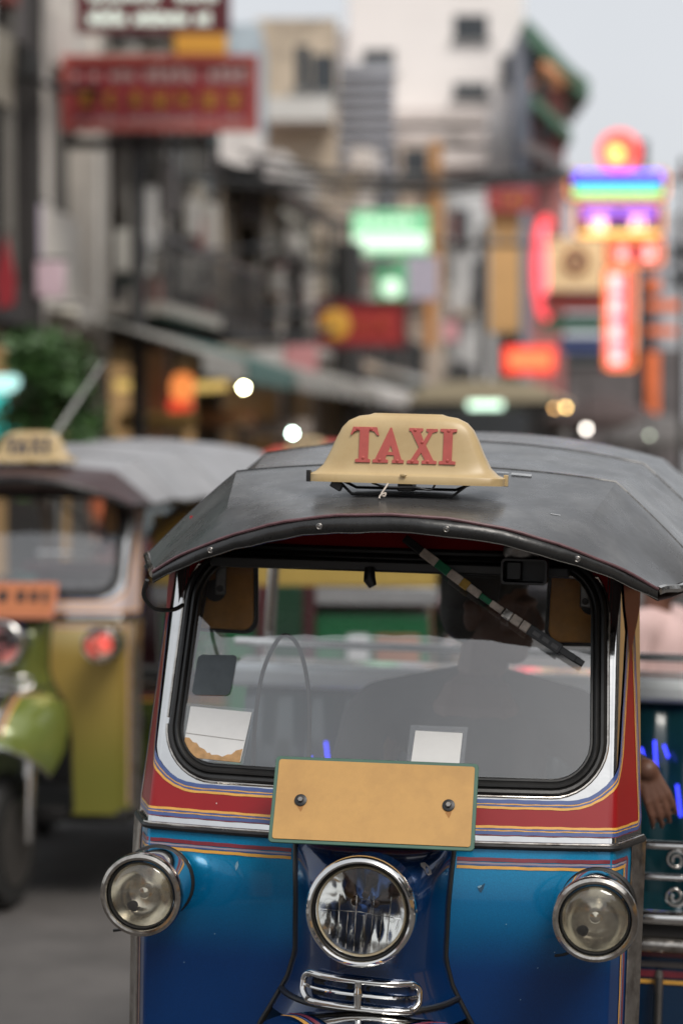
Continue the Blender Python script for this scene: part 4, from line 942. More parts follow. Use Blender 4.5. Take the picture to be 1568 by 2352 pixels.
shophouse(59.8, 7.0, 2, W_BEIGE, W_WHITE, 'cream shophouse hung with lit green signs', awning=AW_GREEN, bays=3, ac=3, balcony=(0, 1), fh=2.6)
shophouse(66.9, 7.0, 2, W_GREY, W_GREY, 'grey shophouse past the green signs', awning=AW_GREY, bays=3, ac=2, balcony=(1,), fh=3.0)
shophouse(74.0, 9.0, 2, W_WHITE, W_GREY, 'white shophouse behind the orange banner', awning=AW_WHITE, bays=4, balcony=(0,), fh=3.1)
shophouse(83.1, 12.0, 2, W_PINK, W_BEIGE, 'rosy shophouse far down the street', awning=AW_GREY, bays=4, balcony=(0, 1), fh=2.8)
shophouse(95.2, 16.0, 1, W_BLUEG, W_GREY, 'low blue-grey block at the far end of the row', awning=AW_GREY, bays=5, balcony=(), fh=3.0, far=True)
shophouse(112, 30.0, 1, W_GREY, W_WHITE, 'hazy pale block closing the view of the street', awning=None, bays=8, balcony=(), fh=3.6, far=True)
# the opposite side and the stretch behind the photographer (seen in paint, chrome and glass)
for k, (a, L, fl, w_, t_) in enumerate(((-46, 8, 3, W_GREY, W_WHITE), (-37, 9, 2, W_BEIGE, W_GREY), (-27, 8, 3, W_WHITE, W_DARK), (-18, 8, 2, W_PINK, W_WHITE), (-9, 8, 3, W_DARK, W_GREY), (0, 8, 2, W_BEIGE, W_BEIGE), (9, 8, 3, W_GREY, W_GREY), (18, 9, 2, W_WHITE, W_BEIGE), (28, 10, 3, W_CON, W_DARK))):
    shophouse(a, L, fl, w_, t_, ['grey', 'beige', 'white', 'pink', 'dark', 'cream', 'plain grey', 'whitewashed', 'concrete'][k] + ' shophouse on the right side of the street outside the picture', side=1, bays=3, balcony=(0,), awning=AW_GREY, far=True, group='shophouses along the right side of the street', lit=WARM)
for k, (a, L, fl, w_, t_) in enumerate(((-42, 9, 3, W_BEIGE, W_GREY), (-32, 9, 2, W_GREY, W_WHITE), (-22, 9, 3, W_WHITE, W_BEIGE), (-12, 6, 2, W_PINK, W_GREY))):
    shophouse(a, L, 1, w_, t_, ['sandy', 'slate', 'chalky', 'salmon', 'sooty', 'stony'][k] + ' shophouse on the left outside the picture', side=-1, bays=3, balcony=(0,), awning=AW_PURP, far=True, lit=WARM)

# ------------------------------------------------------------------ tall buildings behind the row
def slab(name, px0, px1, pytop, d, depth, wall, label, wins=(), rot=0.0):
    """plain building facing the camera; wins are openings given as picture rectangles"""
    p0 = at(px0, 1024, d); p1 = at(px1, pytop, d); root = empty(name, ((p0.x + p1.x) / 2, d, 0)); cx = root.location.x
    MB().span((p0.x - cx, 0, 0), (p1.x - cx, depth, p1.z)).build('wall', wall, root, smooth=False)
    for (a, b, c, e) in wins:
        q0 = at(a, e, d); q1 = at(c, b, d)
        w_ = MB().span((q0.x - cx, -0.05, q0.z), (q1.x - cx, 0.02, q1.z)).build('window', M_WIN, root, smooth=False)
        MB().span((q0.x - cx - 0.12, -0.22, q0.z - 0.15), (q1.x - cx + 0.12, -0.02, q0.z - 0.01)).build('sill', M_FRAME, w_, smooth=False)
    tag(root, label, 'building'); return root
WT = mat('plaster_tower_white', C(232, 226, 222), 0.85, var=0.04, vscale=0.5)
tower = slab('apartment_tower', 800, 1200, -130, 96, 14, WT, 'tall white tower block with a few dark windows', [(1040, 40, 1118, 97), (1040, 195, 1118, 228), (1148, 132, 1205, 192), (832, 120, 905, 172), (1040, -90, 1118, -40)])
pr = MB(); p0 = at(728, 1024, 95); p1 = at(815, 45, 95); pr.span((p0.x - tower.location.x, 2, 0), (p1.x - tower.location.x, 12, p1.z)); pr.build('lower_wing', WT, tower, smooth=False)
for py, dz in ((255, 0.5), (300, 0.5), (345, 0.6)):
    q = at(960, py, 92); MB().span((q.x - tower.location.x - 2.6, -4.0, q.z - dz), (q.x - tower.location.x + 2.6, 0, q.z)).build('terrace', wallmat('terrace', (206, 196, 190)), tower, smooth=False)
# building with patterned metal cladding
cl = slab('clad_building', 778, 905, 150, 62, 8, wallmat('cladding', (176, 178, 184)), 'building wrapped in pale ribbed cladding in front of the tower')
c0 = cl.location.x; a0 = at(778, 1024, 62).x - c0; a1 = at(905, 1024, 62).x - c0; top = at(0, 150, 62).z
for k in range(26):
    z = top - 0.25 - k * 0.30
    MB().box(((a0 + a1) / 2, -0.06, z), ((a1 - a0) * 1.0, 0.10, 0.13), Matrix.Rotation(radians(0), 3, 'Y')).build('cladding_rib', mat('cladding_rib_metal', C(150, 152, 160), 0.5, 0.3, var=0.1), cl, smooth=False)
beige = slab('beige_building', 590, 775, 48, 58, 8, wallmat('sand', (190, 174, 154)), 'beige building with brown shutters and white canopy above the red sign', [(680, 110, 712, 210), (718, 130, 770, 215), (610, 470, 660, 520)])
q0 = at(600, 232, 57); q1 = at(765, 285, 57)
MB().span((q0.x - beige.location.x, -1.4, q1.z), (q1.x - beige.location.x, -0.06, q0.z)).build('canopy', AW_WHITE, beige, smooth=False)
q0 = at(590, 425, 57); q1 = at(780, 450, 57)
MB().span((q0.x - beige.location.x, -0.9, q1.z), (q1.x - beige.location.x, -0.06, q0.z)).build('ledge', W_DARK, beige, smooth=False)
mid = slab('cream_building', 860, 1020, 395, 66, 8, wallmat('cream', (204, 186, 170)), 'cream building above the lit green sign', [(925, 345, 980, 400), (880, 610, 930, 690)])
q0 = at(915, 330, 66); q1 = at(1015, 395, 66); MB().span((q0.x - mid.location.x, 0.5, q1.z), (q1.x - mid.location.x, 5, q0.z)).build('roof_room', wallmat('cream', (204, 186, 170)), mid, smooth=False)
q0 = at(985, 330, 65.8); q1 = at(1012, 690, 65.8); MB().span((q0.x - mid.location.x, -0.6, q1.z), (q1.x - mid.location.x, -0.06, q0.z)).build('ochre_pillar', mat('ochre_paint', C(176, 128, 76), 0.7), mid, smooth=False)
grey = slab('grey_building', 1015, 1135, 420, 84, 10, wallmat('pale', (198, 198, 198)), 'pale grey narrow building beside the orange banner', [(1040, 480, 1075, 560), (1085, 600, 1110, 700)])
whit2 = slab('white_house', 425, 600, 305, 49.2, 6, W_WHITE, 'small white house wall between grey and beige buildings')
slate_ = slab('steel_shed', 520, 600, 60, 50.5, 4, wallmat('bluesteel', (168, 180, 188)), 'light blue steel wall behind the yellow sign')
far_r = slab('far_block', 1520, 1660, 490, 150, 12, wallmat('haze', (190, 192, 196)), 'hazy pale block at the right edge', [(1535, 560, 1600, 590), (1535, 620, 1600, 650)])
far_m = slab('far_block', 1120, 1560, 800, 118, 12, wallmat('hazeb', (104, 98, 98)), 'long low hazy block behind the neon signs', [(1150, 800, 1250, 830), (1300, 800, 1400, 830)])
# pagoda-like tower with curved green roof
pg = empty('pagoda_tower', (at(1225, 1024, 90).x, 90, 0)); X = lambda px: at(px, 0, 90).x - pg.location.x; Z = lambda py: at(0, py, 90).z
MB().span((X(1195), 0, 0), (X(1216), 6, Z(62))).build('corner_post', mat('blue_grey_post', C(128, 134, 146), 0.6, var=0.1), pg, smooth=False)
MB().span((X(1216), 0.6, 0), (X(1298), 6, Z(200))).build('wall', mat('red_brown_wall', C(170, 110, 106), 0.8, var=0.2, vscale=1), pg, smooth=False)
def swoop(pts, name, m_, th=0.35, parent=pg):
    b = MB(); f = [(X(px), -0.8, Z(py)) for px, py in pts]; k = [(x, 6.5, z) for x, _, z in f]
    b.grid([f, k]); b.grid([[(x, y, z - th) for x, y, z in f], [(x, y, z - th) for x, y, z in k]]); b.grid([f, [(x, y, z - th) for x, y, z in f]])
    return b.build(name, m_, parent, smooth=False)
M_GROOF = mat('green_roof_tile', C(78, 112, 92), 0.5, var=0.2, vscale=3)
swoop([(1200, 55), (1225, 78), (1250, 105), (1280, 140), (1310, 170), (1345, 196)], 'curved_roof', M_GROOF, 0.7)
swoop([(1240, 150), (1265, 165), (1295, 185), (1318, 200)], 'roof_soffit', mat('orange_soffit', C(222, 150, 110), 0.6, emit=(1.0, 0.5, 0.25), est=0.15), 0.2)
swoop([(1216, 225), (1245, 250), (1280, 285), (1305, 310)], 'lower_roof', M_GROOF, 0.4)
MB().span((X(1236), 0.4, Z(322)), (X(1262), 0.62, Z(285))).build('window', M_WIN, pg, smooth=False)
MB().span((X(1232), 0.4, Z(218)), (X(1262), 0.62, Z(160))).build('window', M_WIN, pg, smooth=False)
swoop([(1195, 330), (1230, 345), (1262, 360), (1290, 385)], 'lower_roof', mat('grey_tile', C(110, 104, 104), 0.7), 0.4)
tag(pg, 'narrow tower with curved green roof and red-brown walls', 'tower')

# ------------------------------------------------------------------ signs
def glyph(mb, cx, cz, s, y, n=6, rnd=random):
    for k in range(n):
        if rnd.random() < 0.55: mb.box((cx, y, cz + rnd.uniform(-.45, .45) * s), (s * rnd.uniform(.5, .95), 0.02, s * 0.10))
        else: mb.box((cx + rnd.uniform(-.4, .4) * s, y, cz), (s * 0.10, 0.02, s * rnd.uniform(.5, .95)))
def board(name, r, d, m_, label, cat='sign', rim=None, th=0.18, group=None, hang=True):
    p0 = at(r[0], r[3], d); p1 = at(r[2], r[1], d); root = empty(name, ((p0.x + p1.x) / 2, d, p0.z)); cx = root.location.x; w = p1.x - p0.x; h = p1.z - p0.z
    MB().span((-w / 2, 0, 0), (w / 2, th, h)).build('panel', m_, root, bevel=0.02)
    if rim:
        b = MB(); t = 0.06
        b.span((-w / 2 - 0.03, -0.05, -0.03), (w / 2 + 0.03, 0.02, t)); b.span((-w / 2 - 0.03, -0.05, h - t), (w / 2 + 0.03, 0.02, h + 0.03)); b.span((-w / 2 - 0.03, -0.045, t), (-w / 2 + t, 0.02, h - t)); b.span((w / 2 - t, -0.045, t), (w / 2 + 0.03, 0.02, h - t))
        b.build('border', rim, root, smooth=False)
    if hang:
        lx = street(d / cos(U) , -LAT).x
        MB().tube([(w / 2 * 0.8, th / 2, h * 0.75), (min(-w / 2, street(d, -LAT).x - cx), th / 2, h * 0.75)], 0.04, 8).build('arm', M_BLACKMETAL, root)
    tag(root, label, cat, group); return root, w, h
def script_line(root, w, z, hgt, m_, n, x0=None, x1=None, name='lettering'):
    x0 = -w * 0.44 if x0 is None else x0; x1 = w * 0.44 if x1 is None else x1; rnd = random.Random(n * 7 + int(z * 100))
    st = (x1 - x0) / n
    for k in range(n):
        if rnd.random() < 0.10: continue
        b = MB(); s = st * 0.8; hh = hgt * rnd.choice((0.7, 0.75, 1.0, 0.72))
        b.box((x0 + st * (k + .5) - s * .3, -0.012, z + hh / 2), (s * 0.28, 0.02, hh)); b.box((x0 + st * (k + .5) + s * .25, -0.012, z + hgt * .36), (s * 0.25, 0.02, hgt * 0.7)); b.box((x0 + st * (k + .5), -0.013, z + (hh if k % 2 else hgt * .38)), (s * 0.8, 0.02, hgt * 0.16))
        b.build(name, m_, root, smooth=False)
M_SIGNRED = mat('sign_red', C(142, 40, 48), 0.5, var=0.12, vscale=1.5); M_SIGNDARK = mat('sign_maroon', C(96, 30, 36), 0.5, var=0.12)
M_GOLD = mat('sign_gold', C(214, 160, 60), 0.45, var=0.1); M_SIGNWHITE = mat('sign_grey_letters', C(196, 176, 172), 0.5, var=0.05); M_LITWHITE = lamp('lit_letters', (0.85, 1.0, 0.88), 0.75)
s, w, h = board('shop_sign', (185, -135, 525, 76), 27.5, M_SIGNDARK, 'maroon sign with lit white lettering at the top left', rim=M_SIGNDARK)
script_line(s, w, h * 0.06, h * 0.16, M_LITWHITE, 17); script_line(s, w, h * 0.32, h * 0.30, M_LITWHITE, 9); script_line(s, w, h * 0.70, h * 0.24, M_LITWHITE, 8)
s, w, h = board('shop_sign', (394, 78, 522, 130), 31.5, mat('sign_amber', C(222, 160, 60), 0.5, var=0.1), 'small plain amber sign above the large red one')
s, w, h = board('shop_sign', (150, 138, 588, 300), 29.0, M_SIGNRED, 'large red sign with a row of seven gold characters', rim=mat('sign_rim_red', C(176, 84, 76), 0.5))
script_line(s, w, h * 0.68, h * 0.17, M_SIGNWHITE, 7, -w * .46, -w * .12); script_line(s, w, h * 0.66, h * 0.24, M_SIGNWHITE, 10, -w * .08, w * .46)
for k in range(7):
    b = MB(); glyph(b, -w * .38 + k * w * .128, h * 0.43, h * 0.24, -0.012, 7); b.build('character', M_GOLD, s, smooth=False)
script_line(s, w, h * 0.08, h * 0.11, M_SIGNWHITE, 30)
LITGREEN = lamp('lit_green_panel', (0.26, 0.66, 0.36), 0.5); LITPALE = lamp('lit_pale_green_panel', (0.72, 0.98, 0.74), 0.75)
s, w, h = board('lit_sign', (808, 484, 985, 585), 48.0, LITGREEN, 'glowing green and white sign box over the street')
MB().span((-w * .48, -0.03, h * 0.10), (w * .48, -0.005, h * 0.46)).build('lit_band', LITPALE, s, smooth=False); script_line(s, w, h * 0.62, h * 0.24, LITPALE, 6)
s, w, h = board('lit_sign', (862, 598, 934, 696), 47.0, mat('green_sign_box', C(70, 128, 92), 0.5, emit=(0.2, 0.55, 0.3), est=0.3), 'small green sign box with a round white lamp')
MB().lathe([(h * .22, 0.0), (h * .21, 0.05), (h * .10, 0.09), (0.01, 0.10)], (0, -0.005, h * 0.34), (0, -1, 0), 28, True).build('round_lamp', LITPALE, s)
s, w, h = board('shop_sign', (728, 694, 930, 796), 44.0, mat('sign_brick_red', C(160, 44, 42), 0.5, var=0.1), 'red sign with a gold disc at its left end', rim=M_SIGNDARK)
MB().lathe([(h * .34, 0.0), (h * .34, 0.03), (h * .2, 0.05), (0.01, 0.05)], (-w * .29, -0.005, h * 0.5), (0, -1, 0), 32, True).build('gold_disc', M_GOLD, s)
b = MB(); glyph(b, w * .0, h * .5, h * .4, -0.012); b.build('character', mat('sign_orange', C(196, 84, 52), 0.5), s, smooth=False)
b = MB(); glyph(b, w * .2, h * .5, h * .4, -0.012); b.build('character', MATS['sign_orange'], s, smooth=False)
s, w, h = board('shop_sign', (1115, 432, 1228, 487), 62, mat('sign_rose', C(168, 66, 74), 0.5, var=0.1), 'rose red sign above the long orange banner'); b = MB(); [glyph(b, w * k, h * .5, h * .5, -0.012) for k in (-.3, 0, .3)]; b.build('character', M_GOLD, s, smooth=False)
s, w, h = board('street_banner', (1122, 488, 1192, 765), 62.4, mat('banner_ochre', C(212, 168, 112), 0.6, var=0.1, vscale=1), 'long hanging ochre banner below the rose sign', 'banner', th=0.06)
s, w, h = board('shop_sign', (975, 690, 1000, 800), 56, mat('banner_orange', C(190, 130, 70), 0.6), 'narrow orange upright sign right of the gold disc sign', th=0.1)
s, w, h = board('shop_sign', (930, 590, 1005, 690), 52, mat('sign_lilac', C(176, 170, 186), 0.6), 'pale lilac sign beside the green lamp box', th=0.1, hang=False)
# neon cluster
def tubes(root, pts, r, m_, name='neon_tube', closed=False): return MB().tube(pts, r, 8, closed).build(name, m_, root)
N_OR = lamp('neon_orange', (1.0, 0.34, 0.07), 1.2); N_BL = lamp('neon_blue', (0.03, 0.05, 0.95), 2.2); N_GR = lamp('neon_green', (0.12, 0.85, 0.34), 1.2); N_PU = lamp('neon_violet', (0.60, 0.16, 0.95), 1.1)
N_RD = lamp('neon_red', (1.0, 0.07, 0.09), 1.0); N_PK = lamp('neon_pink', (1.0, 0.16, 0.20), 1.7); N_PE = lamp('neon_peach', (1.0, 0.60, 0.46), 2.0); N_YE = lamp('neon_yellow', (1.0, 0.72, 0.18), 1.3)
D = 55.0
def neon_frame(root, w, h, m_=N_OR, inset=0.05, r=0.026):
    p = [(q[0], -0.06, q[1]) for q in dense(rrect(w / 2 - inset, w / 2 - inset, inset, h - inset, 0.12, 0.12, 5), 0.2, True)]; tubes(root, p, r, m_, 'neon_outline', True)
def neon_rows(root, w, rows):
    for z, r, m_ in rows: tubes(root, [(-w * .42, -0.07, z), (w * .42, -0.07, z)], r, m_)
M_BACK = mat('neon_backboard', C(92, 66, 96), 0.6, var=0.1)
s, w, h = board('neon_sign', (1297, 392, 1532, 462), D, M_BACK, 'wide neon sign with blue and green rows', hang=False); neon_frame(s, w, h)
neon_rows(s, w, ((h * .76, 0.12, N_BL), (h * .28, 0.10, N_GR)))
for k in range(6): b = MB(); glyph(b, -w * .36 + k * w * .145, h * .28, h * .22, -0.19, 4); b.build('character', lamp('neon_mint', (0.35, 1.0, 0.55), 1.0), s, smooth=False)
s, w, h = board('neon_sign', (1315, 463, 1522, 548), D + .3, M_BACK, 'neon sign with violet and pink characters under the blue and green one', hang=False); neon_frame(s, w, h)
neon_rows(s, w, ((h * .78, 0.06, lamp('neon_periwinkle', (0.25, 0.2, 0.95), 0.8)), (h * .12, .05, N_YE)))
for k in range(2):
    b = MB(); glyph(b, (-.22 + k * .44) * w, h * .44, h * .50, -0.08, 8); b.build('character', N_PE, s, smooth=False)
    tubes(s, [((-.40 + k * .44) * w, -0.07, h * .60), ((-.05 + k * .44) * w, -0.07, h * .60)], 0.07, N_PU)
s, w, h = board('neon_sign', (1388, 550, 1522, 614), D + .1, mat('neon_redboard', C(170, 50, 50), 0.6, emit=(1, .1, .1), est=.1), 'small red neon sign with two glowing characters', hang=False); neon_frame(s, w, h, N_OR, .05, .02)
for k in range(2): b = MB(); glyph(b, (-.22 + k * .44) * w, h * .5, h * .55, -0.08, 8); b.build('character', lamp('neon_rosy', (1.0, 0.42, 0.40), 2.0), s, smooth=False)
s, w, h = board('neon_sign', (1384, 616, 1458, 852), D, mat('neon_redboard', C(170, 50, 50)), 'tall upright red neon sign with orange outline', hang=False); neon_frame(s, w, h)
tubes(s, [(-w * .14, -0.08, h * .05), (-w * .14, -0.08, h * .95)], 0.15, N_PK); tubes(s, [(w * .10, -0.08, h * .05), (w * .10, -0.08, h * .95)], 0.04, N_RD)
for k in range(4): b = MB(); glyph(b, -w * .12, h * (.14 + .24 * k), w * .5, -0.22, 7); b.build('character', MATS['neon_rosy'], s, smooth=False)
c0 = at(1418, 352, D); s = empty('neon_sign', c0); tag(s, 'round red and yellow neon emblem on top of the neon signs', 'sign')
R0 = 48 / FPX * D
MB().lathe([(R0 * .9, 0), (R0 * .9, 0.1), (0.01, 0.1)], (0, .1, 0), (0, -1, 0), 32, True).build('disc', mat('neon_redboard', C(170, 50, 50)), s)
tubes(s, [(R0 * .92 * cos(a), -0.06, R0 * .92 * sin(a)) for a in [2 * pi * k / 40 for k in range(40)]], 0.05, N_RD, 'neon_outline', True)
tubes(s, [(R0 * .62 * cos(a), -0.06, R0 * .62 * sin(a)) for a in [2 * pi * k / 40 for k in range(40)]], 0.05, lamp('neon_coral', (1, .25, .16), 1.0), 'neon_outline', True)
MB().lathe([(R0 * .42, 0), (R0 * .4, 0.06), (0.01, 0.1)], (-R0 * .18, 0, -R0 * .1), (0, -1, 0), 24, True).build('lit_disc', N_YE, s)
tubes(s, [(0, 0.15, -R0 * .9), (0, 0.15, -R0 * 1.6)], 0.05, M_BLACKMETAL, 'post')
# carrier for the cluster
p0 = at(1470, 852, D + 1); p1 = at(1470, 330, D + 1); root = empty('sign_gantry', (p0.x, D + 0.75, 0)); MB().tube([(0, 0, 0), (0, 0, p1.z)], 0.10, 12).build('post', M_BLACKMETAL, root); MB().tube([(-1.5, 0, p1.z - .9), (1, 0, p1.z - .9)], 0.05, 8).build('crossbar', M_BLACKMETAL, root); tag(root, 'dark steel post carrying the neon cluster', 'post')
c0 = at(1240, 735, 58); s = empty('neon_sign', c0); k_ = 58 / FPX
tubes(s, [((px - 1240) * k_, 0, (735 - py) * k_) for px, py in ((1258, 735), (1240, 715), (1230, 660), (1228, 610), (1232, 550), (1240, 512), (1252, 502), (1264, 520))], 0.09, N_RD); MB().tube([((px - 1240) * k_, 0.2, (735 - py) * k_) for px, py in ((1258, 735), (1238, 700), (1230, 640), (1232, 560), (1245, 505))], 0.10, 8).build('housing', M_SIGNDARK, s)
MB().tube([((1250 - 1240) * k_, -0.10, 60 * k_), ((1246 - 1240) * k_, -0.10, 215 * k_)], 0.07, 8).build('neon_tube', N_PK, s); tag(s, 'curved upright red neon tube left of the neon cluster', 'sign')
s, w, h = board('shop_sign', (1252, 548, 1388, 668), 60, mat('sign_cream', C(226, 196, 150), 0.6, var=0.2, vscale=1, emit=(1, .75, .4), est=.15), 'cream sign with a brown emblem', hang=False); MB().tube([(w * .18 * cos(a), -0.01, h * .55 + w * .18 * sin(a)) for a in [2 * pi * k / 24 for k in range(24)]], 0.09, 8, True).build('emblem', mat('sign_brown', C(150, 96, 60), 0.6), s); MB().ell((0, 0, h * .55), (w * .07, .06, w * .07)).build('emblem', mat('sign_greyviolet', C(120, 100, 110), .6), s)
s, w, h = board('shop_sign', (1252, 670, 1386, 716), 60.2, mat('sign_rust', C(150, 70, 64), 0.6), 'rust red sign strip under the cream emblem sign', hang=False)
s, w, h = board('shop_sign', (1238, 724, 1386, 760), 60.4, mat('sign_green', C(62, 116, 92), 0.6), 'green sign strip under the rust red one', hang=False)
s, w, h = board('shop_sign', (1285, 774, 1382, 812), 60.6, mat('sign_blue', C(70, 84, 130), 0.6), 'dull blue sign strip below the green one', hang=False)
s, w, h = board('lit_sign', (1156, 796, 1275, 858), 50, lamp('lit_red_panel', (1.0, 0.06, 0.035), 0.8), 'glowing red-orange sign box above the bus', hang=False); MB().span((-w * .4, -0.03, h * .25), (w * .4, -0.004, h * .75)).build('lit_band', lamp('lit_orange_band', (1, .22, .08), 0.9), s, smooth=False)
M_ORG = mat('sign_vermilion', C(206, 90, 40), 0.6, var=0.1, emit=(1, .3, .1), est=.2)
for r, lb in (((1466, 692, 1562, 714), 'upper vermilion cross-board at the right edge'), ((1460, 751, 1552, 771), 'lower vermilion cross-board at the right edge'), ((1472, 808, 1512, 952), 'tall vermilion upright sign at the right edge'), ((1474, 640, 1514, 672), 'small vermilion sign topping the right edge boards')):
    s, w, h = board('shop_sign', r, 62, M_ORG, lb, hang=False)
r_ = empty('sign_gantry', (at(1493, 0, 62.4).x, 62.4, 0)); MB().tube([(0, 0, 0), (0, 0, at(0, 660, 62.4).z)], 0.09, 10).build('post', M_BLACKMETAL, r_); tag(r_, 'post behind the vermilion boards', 'post')
for px_, py_, d_, R_, c_, lb in ((1385, 905, 40, 0.95, (72, 58, 55), 'dark brown umbrella right of the bus'), (1515, 950, 38, 0.85, (96, 92, 90), 'grey umbrella below the vermilion upright sign')):
    p = at(px_, 0, d_); zt = at(0, py_, d_).z; r_ = empty('market_umbrella', (p.x, d_, 0)); b = MB()
    b.grid([[(R_ * t * (1 + (0.0 if k % 2 else 0.06)) * cos(2 * pi * k / 16), R_ * t * sin(2 * pi * k / 16), zt - 0.42 * t ** 1.5) for k in range(16)] for t in (0.03, 0.3, 0.6, 0.85, 1.0)], True); b.grid([[(R_ * (1 + (0.0 if k % 2 else 0.06)) * cos(2 * pi * k / 16), R_ * sin(2 * pi * k / 16), zt - 0.42 - dz) for k in range(16)] for dz in (0, 0.16)], True)
    b.build('canopy', mat('umbrella_' + str(px_), C(*c_), 0.7, var=0.15), r_, smooth=False); MB().tube([(0, 0, 0), (0, 0, zt)], 0.025, 8).build('pole', M_RAIL, r_); tag(r_, lb, 'umbrella')
# thin street pole near the right edge
p = at(1563, 0, 22); r_ = empty('street_pole', (p.x, 22, 0)); MB().tube([(0, 0, 0), (0, 0, at(0, 375, 22).z)], [0.035, 0.018], 10).build('shaft', M_RAIL, r_); MB().tube([(-0.05, 0, at(0, 405, 22).z), (0.12, 0, at(0, 400, 22).z)], 0.03, 8).build('bracket', mat('rusty_bracket', C(120, 60, 50), .6), r_); MB().ell((0, 0, at(0, 375, 22).z), (0.03, 0.03, 0.05)).build('finial', M_RAIL, r_); tag(r_, 'thin dark pole at the right edge', 'pole')

# more hanging things along the left
for r_, d_, c_, lb in (((572, 802, 645, 905), 38, (196, 192, 190), 'pale grey cloth banner above the bright bulb'), ((652, 792, 728, 884), 39.5, (200, 140, 142), 'pink cloth banner left of the dark column'), ((70, 470, 100, 600), 27.6, (190, 178, 196), 'narrow lilac cloth hanging on the concrete shophouse'), ((84, 602, 150, 684), 27.4, (214, 186, 196), 'pale pink cloth under the lilac one'), ((100, 708, 180, 778), 28.2, (206, 200, 186), 'cream board on the concrete shophouse'), ((490, 600, 545, 700), 36.5, (150, 140, 128), 'brownish faded sign on the blue-grey shophouse'), ((330, 640, 372, 742), 34, (120, 64, 60), 'dull red upright sign under the balcony'), ((612, 500, 655, 612), 44, (170, 172, 168), 'pale upright sign by the low grey shophouse'), ((1015, 738, 1052, 786), 52, (206, 150, 156), 'small pink sign left of the ochre banner')):
    s, w, h = board('cloth_banner' if 'cloth' in lb else 'shop_sign', r_, d_, mat('hang_' + str(r_[0]), C(*c_), 0.7, var=0.15, vscale=2), lb, 'banner' if 'cloth' in lb else 'sign', th=0.05, hang=False)
    MB().tube([(-w / 2 - 0.05, 0.02, h + 0.03), (w / 2 + 0.05, 0.02, h + 0.03)], 0.02, 8).build('top_rod', M_RAIL, s)
for px_, d_, wd, py_, lb in ((800, 46, 0.34, 560, 'dark broad column in front of the red disc sign'), (318, 29.5, 0.10, 250, 'slim dark utility pole left of the stalls'), (1108, 58, 0.12, 520, 'slim pole left of the ochre banner')):
    p = at(px_, 0, d_); r_ = empty('utility_pole', (p.x, d_, 0)); zt = at(0, py_, d_).z
    MB().tube([(0, 0, 0), (0, 0, zt)], [wd, wd * 0.8], 12).build('shaft', M_RAIL, r_); MB().span((-0.9, -0.06, zt - 0.5), (0.9, 0.06, zt - 0.38)).build('crossarm', M_RAIL, r_, smooth=False)
    for k in (-0.8, -0.3, 0.3, 0.8): MB().lathe([(0.05, 0), (0.06, 0.08), (0.03, 0.16)], (k, 0, zt - 0.38), (0, 0, 1), 10, True).build('insulator', M_AC, r_)
    tag(r_, lb, 'pole')
# ------------------------------------------------------------------ overhead cables
cabs = [((40, 352), (1310, 398), 33, .035), ((40, 366), (1310, 412), 33.3, .025), ((180, 330), (1280, 392), 36, .04), ((-20, 470), (640, 560), 30, .03), ((20, 655), (760, 705), 34, .05), ((40, 690), (760, 760), 32, .06), ((560, 355), (1320, 405), 40, .04), ((600, 420), (1300, 395), 44, .04), ((-10, 155), (420, 150), 26, .04), ((300, 300), (900, 470), 38, .02), ((350, 340), (1000, 500), 40, .018), ((200, 560), (760, 640), 33, .02), ((620, 480), (1290, 560), 50, .025), ((760, 300), (1330, 470), 52, .02)]
cn = ['thick overhead cable sagging across the middle of the street', 'second overhead cable just under the thick one', 'overhead cable above the thick one', 'thin cable low at the left edge', 'cable above the awnings on the left', 'thick cable bundle along the awnings', 'heavy cable bundle crossing towards the neon signs', 'cable rising towards the right above the green sign', 'short cable behind the large red sign', 'thin cable slanting down in front of the white house wall', 'thin cable slanting just beneath that one', 'thin cable low across the balconies', 'thin cable below the lit green sign', 'thin cable slanting across the white tower']
for (a, b, d, r), lb in zip(cabs, cn):
    pa, pb = at(*a, d), at(*b, d + 6); pts = []
    for k in range(25):
        t = k / 24; p = pa.lerp(pb, t); p.z -= 0.30 * 4 * t * (1 - t); pts.append(p)
    tag(MB().tube(pts, r, 7).build('overhead_cable', M_RUBBER), lb, 'cable', 'overhead cables')

# ------------------------------------------------------------------ lamps and stalls under the awnings
def bulb(px, py, d, rpx, m_, label, name='street_bulb'):
    c = at(px, py, d); r = rpx / FPX * d; root = empty(name, (c.x, c.y, c.z))
    MB().ell((0, 0, 0), (r, r, r)).build('bulb', m_, root); MB().tube([(0, 0, r * .8), (0, 0, r * 2.2)], r * 0.55, 10).build('holder', M_BLACKMETAL, root); MB().tube([(0, 0, r * 2.2), (0, 0, r * 2.2 + 0.6)], 0.012, 6).build('cord', M_RUBBER, root)
    tag(root, label, 'lamp'); return root
bulb(560, 890, 33, 4.5, lamp('bulb_yellow_white', (1.0, 0.98, 0.55), 70), 'bright yellow-white bulb hanging in front of the shops')
bulb(672, 995, 30, 4.2, lamp('bulb_cool_white', (0.75, 1.0, 0.90), 40), 'cool white bulb just left of the taxi sign')
bulb(188, 1020, 26, 4, lamp('bulb_soft_white', (1.0, 0.96, 0.86), 22), 'soft white bulb above the lime tuk-tuk')
